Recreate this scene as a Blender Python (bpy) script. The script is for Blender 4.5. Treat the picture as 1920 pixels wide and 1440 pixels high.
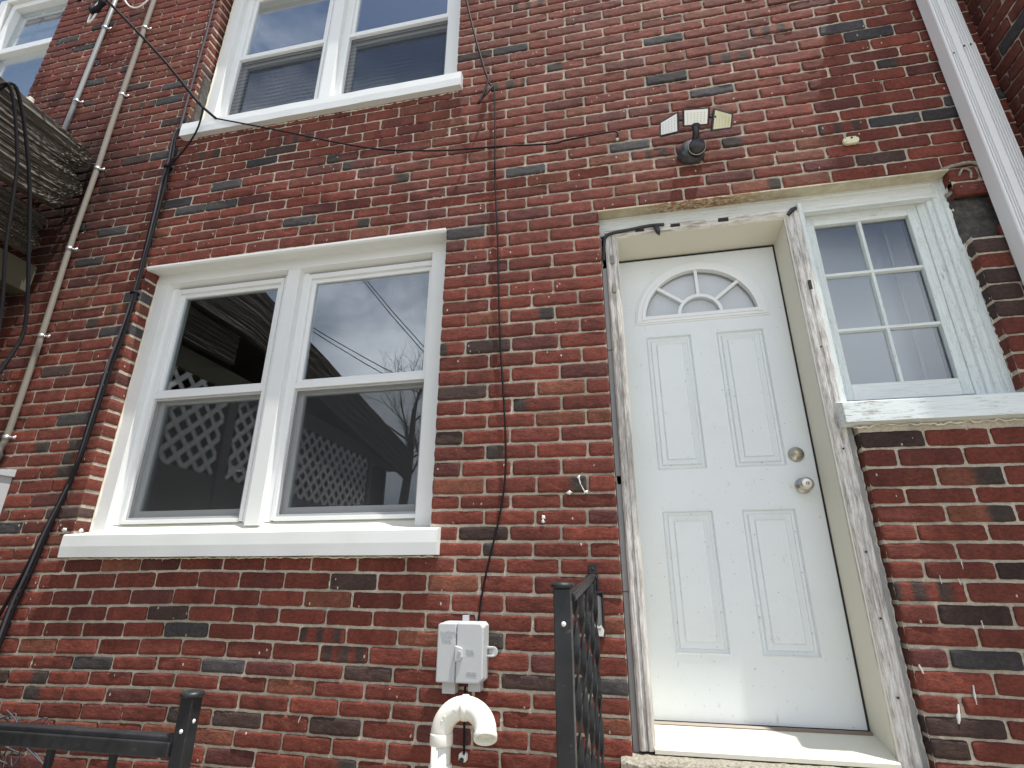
import bpy, math, random
import numpy as np
from mathutils import Vector, Matrix
C = bpy.context.scene
for o in list(bpy.data.objects): bpy.data.objects.remove(o)
random.seed(7); rng = np.random.RandomState(11)
R = math.radians
# world units: metres, origin at the photographer's eye height, wall face on the plane y = 0, ground at z = GZ
GZ = -1.62
# ---------------- camera
cam = bpy.data.cameras.new('camera'); co = bpy.data.objects.new('camera', cam); C.collection.objects.link(co); C.camera = co
cam.sensor_width = 36; cam.lens = 1005.27/1920*36; cam.clip_end = 2000; cam.clip_start = .02
yaw, pitch, roll = -0.207248, 0.360195, 0.0043146
fw = Vector((math.sin(yaw)*math.cos(pitch), math.cos(yaw)*math.cos(pitch), math.sin(pitch)))
rt = Vector((math.cos(yaw), -math.sin(yaw), 0)); up = rt.cross(fw)
r2 = rt*math.cos(roll)+up*math.sin(roll); u2 = r2.cross(fw)
co.matrix_world = Matrix(((r2.x,u2.x,-fw.x,0),(r2.y,u2.y,-fw.y,-2.2),(r2.z,u2.z,-fw.z,0),(0,0,0,1)))
# ---------------- sky and sun
SUN = Vector((-.45,.19,-1.7)).normalized()          # direction the light travels
el = math.asin(-SUN.z); az = math.atan2(-SUN.x, -SUN.y)
W = bpy.data.worlds.new('World'); C.world = W; W.use_nodes = True; nt = W.node_tree; N = nt.nodes; N.clear()
out = N.new('ShaderNodeOutputWorld'); bg = N.new('ShaderNodeBackground'); sky = N.new('ShaderNodeTexSky')
sky.sky_type = 'NISHITA'; sky.sun_disc = False; sky.sun_elevation = el; sky.sun_rotation = az; sky.dust_density = 1.5
tc = N.new('ShaderNodeTexCoord'); mp = N.new('ShaderNodeMapping'); mp.inputs['Scale'].default_value = (1,1,1.8)
n1 = N.new('ShaderNodeTexNoise'); n1.inputs['Scale'].default_value = 1.7; n1.inputs['Detail'].default_value = 9; n1.inputs['Roughness'].default_value = .55; n1.inputs['Distortion'].default_value = .3
cr = N.new('ShaderNodeValToRGB'); cr.color_ramp.elements[0].position = .40; cr.color_ramp.elements[1].position = .55
n2 = N.new('ShaderNodeTexNoise'); n2.inputs['Scale'].default_value = 3.1; n2.inputs['Detail'].default_value = 6
cc = N.new('ShaderNodeValToRGB'); cc.color_ramp.elements[0].color = (6.0,6.6,7.6,1); cc.color_ramp.elements[1].color = (15.,15.6,16.5,1); cc.color_ramp.elements[0].position=.35; cc.color_ramp.elements[1].position=.7
mx = N.new('ShaderNodeMixRGB'); L = nt.links.new
L(tc.outputs['Generated'], mp.inputs[0]); L(mp.outputs[0], n1.inputs['Vector']); L(mp.outputs[0], n2.inputs['Vector'])
sxyz = N.new('ShaderNodeSeparateXYZ'); L(tc.outputs['Generated'], sxyz.inputs[0]); zm = N.new('ShaderNodeMath'); zm.operation = 'MULTIPLY_ADD'; zm.inputs[1].default_value = -.30; L(sxyz.outputs[2], zm.inputs[0]); za = N.new('ShaderNodeMath'); za.operation = 'ADD'; za.inputs[1].default_value = .135; L(n1.outputs['Fac'], zm.inputs[2]); L(zm.outputs[0], za.inputs[0]); L(za.outputs[0], cr.inputs[0]); L(cr.outputs[0], mx.inputs[0]); L(sky.outputs[0], mx.inputs[1]); L(n2.outputs['Fac'], cc.inputs[0]); L(cc.outputs[0], mx.inputs[2])
L(mx.outputs[0], bg.inputs[0]); bg.inputs[1].default_value = .10; L(bg.outputs[0], out.inputs[0])
sl = bpy.data.lights.new('sun','SUN'); sl.energy = 5; sl.angle = R(.6); sl.color = (1,.96,.89)
so = bpy.data.objects.new('sun', sl); C.collection.objects.link(so); so.rotation_euler = SUN.to_track_quat('-Z','Y').to_euler(); so.location = (2,-2,8)
C.view_settings.view_transform = 'Standard'; C.view_settings.look = 'None'; C.view_settings.exposure = 0.48; C.view_settings.gamma = 1
C.cycles.max_bounces = 8; C.cycles.transparent_max_bounces = 12

# ---------------- materials
def mat(name, col=(.5,.5,.5), rough=.6, metal=0, spec=.5):
    m = bpy.data.materials.new(name); m.use_nodes = True; b = m.node_tree.nodes['Principled BSDF']
    b.inputs['Base Color'].default_value = (*col,1); b.inputs['Roughness'].default_value = rough; b.inputs['Metallic'].default_value = metal
    b.inputs['Specular IOR Level'].default_value = spec
    return m
class NB:
    def __init__(s, m): s.m = m; s.nt = m.node_tree; s.b = s.nt.nodes['Principled BSDF']; s.tc = s.nt.nodes.new('ShaderNodeTexCoord')
    def n(s, t): return s.nt.nodes.new(t)
    def l(s, a, b): s.nt.links.new(a, b)
    def noise(s, scale, detail=5, rough=.55, stretch=None, dist=0, loc=(0,0,0)):
        t = s.n('ShaderNodeTexNoise'); t.inputs['Scale'].default_value = scale; t.inputs['Detail'].default_value = detail; t.inputs['Roughness'].default_value = rough; t.inputs['Distortion'].default_value = dist
        p = s.n('ShaderNodeMapping'); p.inputs['Scale'].default_value = stretch or (1,1,1); p.inputs['Location'].default_value = loc
        s.l(s.tc.outputs['Object'], p.inputs[0]); s.l(p.outputs[0], t.inputs['Vector']); return t.outputs['Fac']
    def vor(s, scale, feature='F1', stretch=(1,1,1)):
        t = s.n('ShaderNodeTexVoronoi'); t.inputs['Scale'].default_value = scale; t.feature = feature
        p = s.n('ShaderNodeMapping'); p.inputs['Scale'].default_value = stretch
        s.l(s.tc.outputs['Object'], p.inputs[0]); s.l(p.outputs[0], t.inputs['Vector']); return t
    def ramp(s, fac, a, b, ca=(0,0,0), cb=(1,1,1)):
        t = s.n('ShaderNodeValToRGB'); t.color_ramp.elements[0].position = a; t.color_ramp.elements[1].position = b
        t.color_ramp.elements[0].color = (*ca,1); t.color_ramp.elements[1].color = (*cb,1); s.l(fac, t.inputs[0]); return t.outputs[0]
    def mix(s, fac, a, b, mode='MIX'):
        t = s.n('ShaderNodeMixRGB'); t.blend_type = mode
        for i, v in enumerate((fac, a, b)):
            if isinstance(v, (int,float)): t.inputs[i].default_value = v if i == 0 else (v,v,v,1)
            elif isinstance(v, tuple): t.inputs[i].default_value = (*v,1)
            else: s.l(v, t.inputs[i])
        return t.outputs[0]
    def math(s, op, a, b=0.):
        t = s.n('ShaderNodeMath'); t.operation = op
        for i, v in enumerate((a, b)):
            if isinstance(v, (int,float)): t.inputs[i].default_value = v
            else: s.l(v, t.inputs[i])
        return t.outputs[0]
    def color(s, c): s.l(c, s.b.inputs['Base Color'])
    def rough(s, c): s.l(c, s.b.inputs['Roughness'])
    def bump(s, h, strength=.5, dist=.002):
        t = s.n('ShaderNodeBump'); t.inputs['Strength'].default_value = strength; t.inputs['Distance'].default_value = dist; s.l(h, t.inputs['Height'])
        s.l(t.outputs[0], s.b.inputs['Normal'])
def painted(name, col, dirt=(.35,.30,.22), amt=.35, rough=.45, bump=.15, bscale=60, scuffs=False):
    m = mat(name, col, rough); k = NB(m)
    a = k.noise(3, 6, .65); b = k.noise(14, 6, .7, loc=(3,1,2))
    f = k.math('MULTIPLY', k.ramp(a,.45,.85), k.ramp(b,.4,.8))
    c = k.mix(k.math('MULTIPLY', f, amt), col, dirt)
    c = k.mix(.5, c, k.mix(k.ramp(k.noise(1.3,3),.3,.7), tuple(x*.90 for x in col), col))
    if scuffs:
        s = k.ramp(k.noise(22,8,.75,stretch=(1,1,.45),dist=.4), .63,.69); c = k.mix(k.math('MULTIPLY', s, .45), c, (.30,.28,.24))
        g = k.ramp(k.noise(70,3,.6),.67,.70); c = k.mix(k.math('MULTIPLY', g, .5), c, (.2,.19,.17))
    k.color(c); k.bump(k.noise(bscale,6), bump, .002); return m
def peeling(name, paint=(.72,.76,.74), wood=(.30,.25,.20), wood2=(.12,.10,.085), axis=2, lo=.46, hi=.56, crack=1.):
    m = mat(name, paint, .7); k = NB(m)
    st = [1,1,1]; st = tuple((.035 if i == axis else 1.) for i in range(3)); st2 = tuple((.14 if i == axis else 1.) for i in range(3))
    grain = k.noise(260, 6, .7, stretch=st, dist=.1); w = k.mix(k.ramp(grain,.38,.66), wood2, wood)
    msk = k.noise(110, 8, .75, stretch=st2, dist=.1); big = k.noise(3.2, 3, .5, loc=(5,2,1))
    msk = k.math('ADD', k.math('MULTIPLY', msk, .7), k.math('MULTIPLY', big, .3))
    pm = k.ramp(msk, lo, hi)
    pc = k.mix(k.ramp(grain,.28,.5), tuple(x*.72 for x in paint), paint)
    ck = k.ramp(k.math('ABSOLUTE', k.math('SUBTRACT', k.noise(48,4,.7,stretch=st2,dist=.6), .5)), .0,.012)
    pc = k.mix(k.math('MULTIPLY', k.math('SUBTRACT',1.,ck), .45*crack), pc, (.25,.22,.18))
    k.color(k.mix(pm, w, pc))
    k.bump(k.math('ADD', k.math('MULTIPLY', pm, .6), k.math('ADD', k.math('MULTIPLY',grain,.5), k.math('MULTIPLY', ck, .3*crack))), .32, .002); return m
M = {}
# brick: colour attribute per brick, plus grain, pits and paint specks
m = mat('brick_face', (.2,.05,.04), .88, spec=.3); k = NB(m); M['brick'] = m
at = k.n('ShaderNodeAttribute'); at.attribute_name = 'Col'
g = k.noise(55, 8, .7, stretch=(1,1,1.6)); g2 = k.noise(9, 5, .6, loc=(2,3,4))
c = k.mix(1., at.outputs['Color'], k.ramp(g,.30,.70,(.58,.56,.55),(1.34,1.32,1.32)), 'MULTIPLY')
gr_ = k.noise(230, 5, .8, stretch=(.6,1,1.3)); c = k.mix(1., c, k.ramp(gr_,.36,.64,(.74,.73,.72),(1.22,1.22,1.22)), 'MULTIPLY')
hz = k.noise(11, 7, .7, loc=(9,1,6)); c = k.mix(k.math('MULTIPLY', k.ramp(hz,.52,.72), .30), c, (.125,.062,.040))
hp = k.noise(8, 6, .7, loc=(3,5,2)); c = k.mix(k.math('MULTIPLY', k.ramp(hp,.58,.75), .30), c, (.085,.040,.045))
c = k.mix(1., c, k.ramp(g2,.3,.7,(.74,.72,.72),(1.18,1.16,1.14)), 'MULTIPLY')
dk = k.ramp(k.noise(16,6,.7,stretch=(1,1,2.2),loc=(7,7,1)),.66,.74); c = k.mix(k.math('MULTIPLY', dk, .55), c, (.045,.038,.036))
v = k.vor(30, stretch=(1,1,.55)); spk = k.math('MULTIPLY', k.math('LESS_THAN', v.outputs['Distance'], .10), k.math('GREATER_THAN', k.noise(4.5,3,.5,loc=(1,8,3)), .535))
c = k.mix(k.math('MULTIPLY', spk, .75), c, (.62,.55,.50))
ef = k.ramp(k.noise(6,8,.75,loc=(4,4,9)),.70,.86); c = k.mix(k.math('MULTIPLY', ef, .25), c, (.42,.34,.30))
k.color(c); k.bump(k.math('ADD', k.noise(130,6,.7,stretch=(1,1,1.4)), k.math('MULTIPLY', k.noise(40,6,.65,stretch=(1,1,2.2)), 1.2)), .85, .0032)
m = mat('mortar', (.36,.32,.26), .95, spec=.2); k = NB(m); M['mortar'] = m
at = k.n('ShaderNodeAttribute'); at.attribute_name = 'Col'
c = k.mix(1., at.outputs['Color'], k.ramp(k.noise(90,8,.75),.3,.7,(.66,.65,.63),(1.2,1.18,1.16)), 'MULTIPLY')
c = k.mix(1., c, k.ramp(k.noise(3.5,5,.6),.3,.7,(.66,.66,.66),(1.12,1.11,1.1)), 'MULTIPLY')
k.color(c); k.bump(k.noise(160,8,.8), .9, .004)
M['vinyl'] = painted('white_vinyl', (.78,.80,.80), amt=.15, rough=.35, bump=.03)
M['cream'] = painted('cream_aluminium', (.74,.73,.66), (.50,.42,.28), .5, .4, .05)
M['trim'] = painted('white_aluminium', (.76,.78,.77), (.42,.36,.26), .4, .42, .06)
M['caulk'] = painted('old_caulk', (.72,.68,.56), (.40,.30,.18), .7, .7, .6, 90)
M['door'] = painted('white_door_paint', (.74,.78,.785), (.44,.38,.27), .75, .38, .08, 200, True)
M['jamb'] = painted('cream_jamb_paint', (.69,.67,.57), (.42,.36,.25), .4, .5, .08)
M['greyvinyl'] = painted('grey_vinyl', (.42,.43,.43), amt=.2, rough=.45, bump=.03)
M['wcasing'] = peeling('weathered_casing', (.70,.69,.66), (.50,.47,.43), (.24,.21,.19), 2, .43,.58, .2)
M['wcasingh'] = peeling('weathered_head_casing', (.72,.71,.66), (.45,.40,.33), (.22,.18,.15), 0, .40,.54, .3)
M['peelv'] = peeling('peeling_paint_upright', (.70,.76,.75), (.42,.38,.32), (.2,.17,.14), 2, .33,.42, 1)
M['peelh'] = peeling('peeling_paint_level', (.74,.78,.76), (.40,.36,.30), (.2,.17,.14), 0, .32,.42, .5)
M['peelsill'] = peeling('peeling_sill_paint', (.74,.80,.80), (.46,.44,.40), (.28,.26,.23), 0, .37,.45, .15)
M['agedwood'] = peeling('aged_grey_wood', (.085,.070,.054), (.095,.077,.058), (.014,.011,.009), 1, .5,.62, .0)
m = M['agedwood']; k = NB(m)
m = mat('rusty_lintel', (.5,.45,.33), .8); k = NB(m); M['rust'] = m; sx_ = k.n('ShaderNodeSeparateXYZ'); k.l(k.tc.outputs['Object'], sx_.inputs[0]); xs_ = k.math('MULTIPLY', k.math('SUBTRACT', sx_.outputs[0], .9), .5)
rmask = k.math('MULTIPLY', k.ramp(k.noise(70,8,.8,stretch=(.6,1,1)),.44,.54), k.math('MULTIPLY', k.ramp(xs_,.12,.20), k.math('SUBTRACT',1.,k.ramp(xs_,.32,.50))))
k.color(k.mix(rmask, k.mix(k.ramp(k.noise(14,6,.7),.35,.7), (.60,.56,.43),(.42,.35,.22)), k.mix(k.ramp(k.noise(90,4),.4,.6),(.36,.13,.03),(.13,.05,.02)))); k.bump(k.noise(90,8,.75), .6, .003)
m = mat('black_iron', (.016,.017,.019), .42, .0, .4); k = NB(m); M['iron'] = m
k.color(k.mix(k.ramp(k.noise(45,8,.8),.60,.70), k.mix(k.ramp(k.noise(7,5),.4,.7),(.011,.012,.014),(.026,.027,.030)), (.13,.12,.10))); k.rough(k.ramp(k.noise(30,6),.3,.7,(.28,.28,.28),(.6,.6,.6))); k.bump(k.noise(70,7,.7), .2, .001)
m = mat('concrete', (.4,.37,.3), .92); k = NB(m); M['concrete'] = m
k.color(k.mix(k.ramp(k.noise(110,6,.8),.42,.62), (.21,.19,.155),(.47,.44,.36))); k.bump(k.noise(130,8,.8), 1., .006)
M['parge'] = mat('dark_parging', (.075,.07,.06), .95); k = NB(M['parge']); k.color(k.mix(k.ramp(k.noise(30,8,.75),.4,.75),(.045,.042,.038),(.17,.16,.14))); k.bump(k.noise(50,8,.8),1.,.008)
M['pvc'] = painted('white_pvc', (.80,.79,.72), (.5,.46,.38), .25, .32, .03)
M['utility'] = painted('grey_utility_plastic', (.50,.52,.53), (.3,.3,.3), .3, .45, .08)
M['utility2'] = mat('moulded_mark', (.40,.42,.43), .5)
M['conduit'] = painted('cloth_service_cable', (.21,.19,.16), (.07,.065,.06), .9, .8, .4, 40)
M['conduit2'] = painted('galvanised_conduit', (.27,.285,.285), (.12,.12,.115), .5, .45, .1)
M['galv'] = mat('galvanised_strap', (.62,.63,.64), .35, .9)
M['blackrubber'] = mat('black_cable_jacket', (.012,.011,.013), .7, 0, .15)
M['greycable'] = mat('weathered_cable_jacket', (.07,.065,.075), .7, 0, .2)
M['whiteplastic'] = mat('white_plastic', (.75,.74,.70), .45)
M['bell'] = painted('cream_plastic', (.72,.68,.45), (.35,.3,.18), .5, .4, .05)
M['blackplastic'] = mat('black_plastic', (.018,.018,.02), .32)
M['lens'] = mat('frosted_lamp_lens', (.88,.90,.88), .22); k = NB(M['lens'])
M['led'] = mat('yellow_led_chip', (.52,.50,.30), .3)
M['lenswarm'] = mat('yellowed_lamp_lens', (.66,.64,.44), .22)
M['steel'] = mat('satin_nickel', (.52,.50,.46), .28, 1.)
M['brass'] = mat('worn_brass_keyway', (.50,.42,.27), .35, 1.)
M['darkgap'] = mat('dark_weatherstrip', (.02,.018,.016), .8)
M['tape'] = mat('black_sealing_tape', (.018,.018,.022), .4)
M['sticker'] = mat('torn_white_label', (.75,.74,.68), .7)
M['ink'] = mat('black_ink', (.03,.03,.03), .7)
M['aluminium'] = painted('white_downspout_enamel', (.87,.88,.88), (.4,.38,.32), .3, .3, .02)
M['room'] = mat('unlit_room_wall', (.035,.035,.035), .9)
M['curtain'] = painted('dusty_grey_blind', (.64,.65,.655), (.12,.12,.12), .4, .8, .1, 20)
M['ground'] = mat('yard_concrete', (.34,.32,.28), .95); k = NB(M['ground']); k.color(k.mix(k.ramp(k.noise(2,8,.7),.35,.7),(.24,.225,.19),(.38,.36,.31))); k.bump(k.noise(60,6),.5,.004)
M['leaf'] = mat('hedge_leaf', (.045,.085,.025), .7)
M['bark'] = mat('tree_bark', (.09,.075,.06), .9)
M['lattice'] = painted('white_lattice_paint', (.46,.47,.45), (.25,.24,.2), .5, .6, .1)
M['creampost'] = painted('cream_post_paint', (.66,.60,.44), (.3,.26,.18), .5, .6, .1)
# glass: dark room seen through it, sky reflected
def glass(name, ior=1.75, tint=(.86,.9,.9), rough=.0, wav=.02):
    m = bpy.data.materials.new(name); m.use_nodes = True; nt = m.node_tree; nt.nodes.clear(); n = nt.nodes.new
    o = n('ShaderNodeOutputMaterial'); t = n('ShaderNodeBsdfTransparent'); t.inputs[0].default_value = (*tint,1); gl = n('ShaderNodeBsdfGlossy'); gl.inputs['Roughness'].default_value = rough; gl.inputs[0].default_value = (.95,.97,1,1)
    lw = n('ShaderNodeLayerWeight'); lw.inputs[0].default_value = .5; pw = n('ShaderNodeMath'); pw.operation = 'POWER'; pw.inputs[1].default_value = 5; ma = n('ShaderNodeMath'); ma.operation = 'MULTIPLY_ADD'; ma.inputs[1].default_value = 1-ior; ma.inputs[2].default_value = ior; nt.links.new(lw.outputs['Facing'], pw.inputs[0]); nt.links.new(pw.outputs[0], ma.inputs[0]); f = ma; mxs = n('ShaderNodeMixShader'); tc = n('ShaderNodeTexCoord')
    no = n('ShaderNodeTexNoise'); no.inputs['Scale'].default_value = 2.2; no.inputs['Detail'].default_value = 1; b = n('ShaderNodeBump'); b.inputs['Strength'].default_value = wav; b.inputs['Distance'].default_value = .02
    l = nt.links.new; l(tc.outputs['Object'], no.inputs['Vector']); l(no.outputs['Fac'], b.inputs['Height']); l(b.outputs[0], gl.inputs['Normal'])
    l(f.outputs[0], mxs.inputs[0]); l(t.outputs[0], mxs.inputs[1]); l(gl.outputs[0], mxs.inputs[2]); l(mxs.outputs[0], o.inputs[0]); return m
M['glass'] = glass('window_glass', .17, wav=.012); M['glassbright'] = glass('storm_glass', .34, wav=.03); M['glassold'] = glass('old_dusty_glass', .10, (.85,.87,.88), .10, .05)
m = bpy.data.materials.new('insect_screen'); m.use_nodes = True; nt = m.node_tree; nt.nodes.clear(); n = nt.nodes.new; M['screen'] = m
o_ = n('ShaderNodeOutputMaterial'); t_ = n('ShaderNodeBsdfTransparent'); d_ = n('ShaderNodeBsdfDiffuse'); d_.inputs[0].default_value = (.055,.058,.062,1); x_ = n('ShaderNodeMixShader'); x_.inputs[0].default_value = .42
nt.links.new(t_.outputs[0], x_.inputs[1]); nt.links.new(d_.outputs[0], x_.inputs[2]); nt.links.new(x_.outputs[0], o_.inputs[0])

m = M['screen'].copy(); m.name = 'moire_insect_screen'; M['screen2'] = m; nt = m.node_tree; n = nt.nodes.new
wv = n('ShaderNodeTexWave'); wv.bands_direction = 'Z'; wv.inputs['Scale'].default_value = 9; wv.inputs['Distortion'].default_value = 3.2; wv.inputs['Detail'].default_value = 1; wv.inputs['Detail Scale'].default_value = .5  # moire bands painted into the mesh opacity, the screen itself is flat
tcs = n('ShaderNodeTexCoord'); mr = n('ShaderNodeMapRange'); mr.inputs[3].default_value = .42; mr.inputs[4].default_value = .60
nt.links.new(tcs.outputs['Object'], wv.inputs[0]); nt.links.new(wv.outputs['Fac'], mr.inputs[0])
mxn = [q for q in nt.nodes if q.type == 'MIX_SHADER'][0]; nt.links.new(mr.outputs[0], mxn.inputs[0])
[q for q in nt.nodes if q.type == 'BSDF_DIFFUSE'][0].inputs[0].default_value = (.045,.055,.075,1)

# ---------------- mesh helpers
def wloc(p): return (wloc(p.parent) if p.parent else Vector((0,0,0))) + Vector(p.location)
SPLIT = set('casing sealant sealant_bead inner_stop sash_rail sash_stile side_flashing mortice clip sealant_smear cable_entry screw latch_screw fixing_screw rivet mould_mark side_casing jamb mortar_repair side_trim label_plate button fanlight_bars torn_tape side_tab grille reflection_bar sash room backing_masonry deadbolt_keyway arm wall_bracket'.split())
class MB:
    def __init__(s): s.v = []; s.f = []; s.mi = []; s.ch = []
    def add(s, vs, fs, mi=0):
        o = len(s.v); fo = len(s.f); s.ch.append((o,o+len(vs),fo,fo+len(fs))); s.v += [tuple(v) for v in vs]; s.f += [tuple(i+o for i in f) for f in fs]; s.mi += [mi]*len(fs); return s
    def box(s, x0,x1,y0,y1,z0,z1, mi=0, seg=None):
        xs = (min(x0,x1),max(x0,x1)); ys = (min(y0,y1),max(y0,y1)); zs = (min(z0,z1),max(z0,z1))
        v = [(x,y,z) for x in xs for y in ys for z in zs]
        return s.add(v, [(0,1,3,2),(4,6,7,5),(0,4,5,1),(2,3,7,6),(0,2,6,4),(1,5,7,3)], mi)
    def hexa(s, v, mi=0):   # 8 points: bottom ring 0-3, top ring 4-7
        return s.add(v, [(3,2,1,0),(4,5,6,7),(0,1,5,4),(1,2,6,5),(2,3,7,6),(3,0,4,7)], mi)
    def prism(s, prof, a, b, axis='x', mi=0):  # closed profile extruded along an axis; prof in the two other axes
        def P(p,q): return {'x':(q,p[0],p[1]),'y':(p[0],q,p[1]),'z':(p[0],p[1],q)}[axis]
        n = len(prof); vs = [P(p,a) for p in prof]+[P(p,b) for p in prof]
        fs = [(i,(i+1)%n,(i+1)%n+n,i+n) for i in range(n)]+[tuple(range(n))[::-1], tuple(range(n,2*n))]
        return s.add(vs, fs, mi)
    def tube(s, pts, r, n=8, mi=0, cap=True, closed=False):
        pts = [Vector(p) for p in pts]; m = len(pts); rs = r if hasattr(r,'__len__') else [r]*m; vs = []; ref = None
        for i,p in enumerate(pts):
            t = (pts[min(i+1,m-1)]-pts[max(i-1,0)]).normalized()
            if ref is None: ref = Vector((0,0,1)) if abs(t.z) < .9 else Vector((1,0,0))
            a = (ref - t*ref.dot(t)).normalized(); b = t.cross(a); ref = a
            for j in range(n):
                w = 2*math.pi*j/n; vs.append(p+(a*math.cos(w)+b*math.sin(w))*rs[i])
        fs = [(i*n+j, i*n+(j+1)%n, (i+1)*n+(j+1)%n, (i+1)*n+j) for i in range(m-1) for j in range(n)]
        if cap: fs += [tuple(range(n))[::-1], tuple(range((m-1)*n, m*n))]
        return s.add(vs, fs, mi)
    def lathe(s, prof, c, axis, n=28, mi=0):   # prof: (radius, distance along axis)
        axis = Vector(axis).normalized(); ref = Vector((0,0,1)) if abs(axis.z) < .9 else Vector((1,0,0)); a = axis.cross(ref).normalized(); b = axis.cross(a); c = Vector(c); vs = []
        for rr, h in prof:
            for j in range(n):
                w = 2*math.pi*j/n; vs.append(c+axis*h+(a*math.cos(w)+b*math.sin(w))*rr)
        fs = [(i*n+j, i*n+(j+1)%n, (i+1)*n+(j+1)%n, (i+1)*n+j) for i in range(len(prof)-1) for j in range(n)]
        if prof[0][0] > 1e-4: fs.append(tuple(range(n))[::-1])
        if prof[-1][0] > 1e-4: fs.append(tuple(range((len(prof)-1)*n, len(prof)*n)))
        return s.add(vs, fs, mi)
    def comps(s):   # connected pieces, touching bounding boxes count as one
        bb = []; st = 0
        for (a,b,fa,fb) in s.ch:
            P_ = np.array(s.v[a:b]); bb.append((P_.min(0)-.0008, P_.max(0)+.0008))
        n = len(bb); par = list(range(n))
        def fd(i):
            while par[i] != i: i = par[i]
            return i
        for i in range(n):
            for j in range(i+1,n):
                if (bb[i][0] <= bb[j][1]).all() and (bb[j][0] <= bb[i][1]).all(): par[fd(i)] = fd(j)
        gr = {}
        for i in range(n): gr.setdefault(fd(i),[]).append(i)
        o = []
        for g in gr.values():
            m_ = MB()
            for i in g:
                a,b,fa,fb = s.ch[i]; m_.add(s.v[a:b], [tuple(k-a for k in f) for f in s.f[fa:fb]]); m_.mi[-(fb-fa):] = s.mi[fa:fb]
            o.append(m_)
        return o
    def build(s, name, mats, parent=None, bevel=0, smooth=False, label=None):
        if name in SPLIT and parent is not None and len(s.ch) > 1:
            c = s.comps()
            if len(c) > 1: return [q.build(name, mats, parent, bevel, smooth, label) for q in c][0]
        me = bpy.data.meshes.new(name); o = wloc(parent) if parent else Vector((0,0,0))
        me.from_pydata([(v[0]-o.x, v[1]-o.y, v[2]-o.z) for v in s.v], [], s.f); me.update()
        for mm in (mats if isinstance(mats,(list,tuple)) else [mats]): me.materials.append(mm)
        me.polygons.foreach_set('material_index', s.mi)
        if smooth: me.polygons.foreach_set('use_smooth', [True]*len(me.polygons))
        import bmesh
        bm = bmesh.new(); bm.from_mesh(me); bmesh.ops.recalc_face_normals(bm, faces=bm.faces); bm.to_mesh(me); bm.free()
        ob = bpy.data.objects.new(name, me); C.collection.objects.link(ob)
        if parent: ob.parent = parent
        if bevel:
            b = ob.modifiers.new('bevel','BEVEL'); b.width = bevel; b.segments = 2; b.limit_method = 'ANGLE'; b.angle_limit = R(40); b.harden_normals = False
        if label: ob['label'] = label
        return ob
def empty(name, loc, label=None, cat=None, group=None, parent=None):
    o = bpy.data.objects.new(name, None); C.collection.objects.link(o); o.empty_display_size = .1
    if parent: o.parent = parent; o.location = Vector(loc)-wloc(parent)
    else: o.location = loc
    if label: o['label'] = label
    if cat: o['category'] = cat
    if group: o['group'] = group
    return o
def tag(o, label, cat, group=None):
    o['label'] = label; o['category'] = cat
    if group: o['group'] = group
    return o
def spline(pts, k=6):
    P_ = [Vector(p) for p in pts]; P_ = [P_[0]*2-P_[1]]+P_+[P_[-1]*2-P_[-2]]; o = []
    for i in range(1, len(P_)-2):
        a,b,c,d = P_[i-1:i+3]
        for j in range(k):
            t = j/k; o.append(.5*((2*b)+(c-a)*t+(2*a-5*b+4*c-d)*t*t+(3*b-a-3*c+d)*t*t*t))
    o.append(P_[-2]); return o
def copy_tree(o, parent=None, off=None):
    c = o.copy(); C.collection.objects.link(c); c.parent = parent
    if off: c.location = Vector(o.location)+Vector(off)
    for ch in o.children: copy_tree(ch, c)
    return c

# ---------------- brickwork
JZ = [3.26,3.195,3.131,3.056,2.985,2.916,2.846,2.78,2.71,2.637,2.562,2.488,2.42,2.356,2.287,2.215,2.141,2.073,2.005,1.935,1.868,1.801,1.728,1.655,1.581,1.508,1.4355,1.366,1.296,1.224,1.152,1.078,1.004,.929,.855,.781,.710,.642,.571,.502,.4305,.356,.294,.229,.166,.104,.040,-.033,-.103,-.169,-.235,-.305,-.365,-.426,-.488,-.553]
JZ = [3.26+.0695*i for i in range(30,0,-1)]+JZ+[-.553-.0645*i for i in range(1,19)]
OFF = 30
def tilt(x): return -.012*(min(max(x,-1.9),1.8)+.3) if x > -1.9 else .0192*max(0,1-(-1.9-x)/1.1)
OPEN = [(-2.643,-.812,.15,1.722),(-2.668,-.806,2.76,4.29),(-.036,.887,-.575,1.722),(.8869,1.47,.60,1.722),(-6.0,-4.205,3.36,4.95)]
REV = [(-2.643,.22,1.722,-1),(-.812,.22,1.722,1),(-2.668,2.80,4.29,-1),(-.806,2.80,4.29,1),(-.036,-.575,1.722,-1),(.887,-.575,.60,1),(1.47,.60,1.35,1),(-4.205,3.36,4.95,1)]
HOLE = (1.46,1.60,1.35,1.60)
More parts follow.
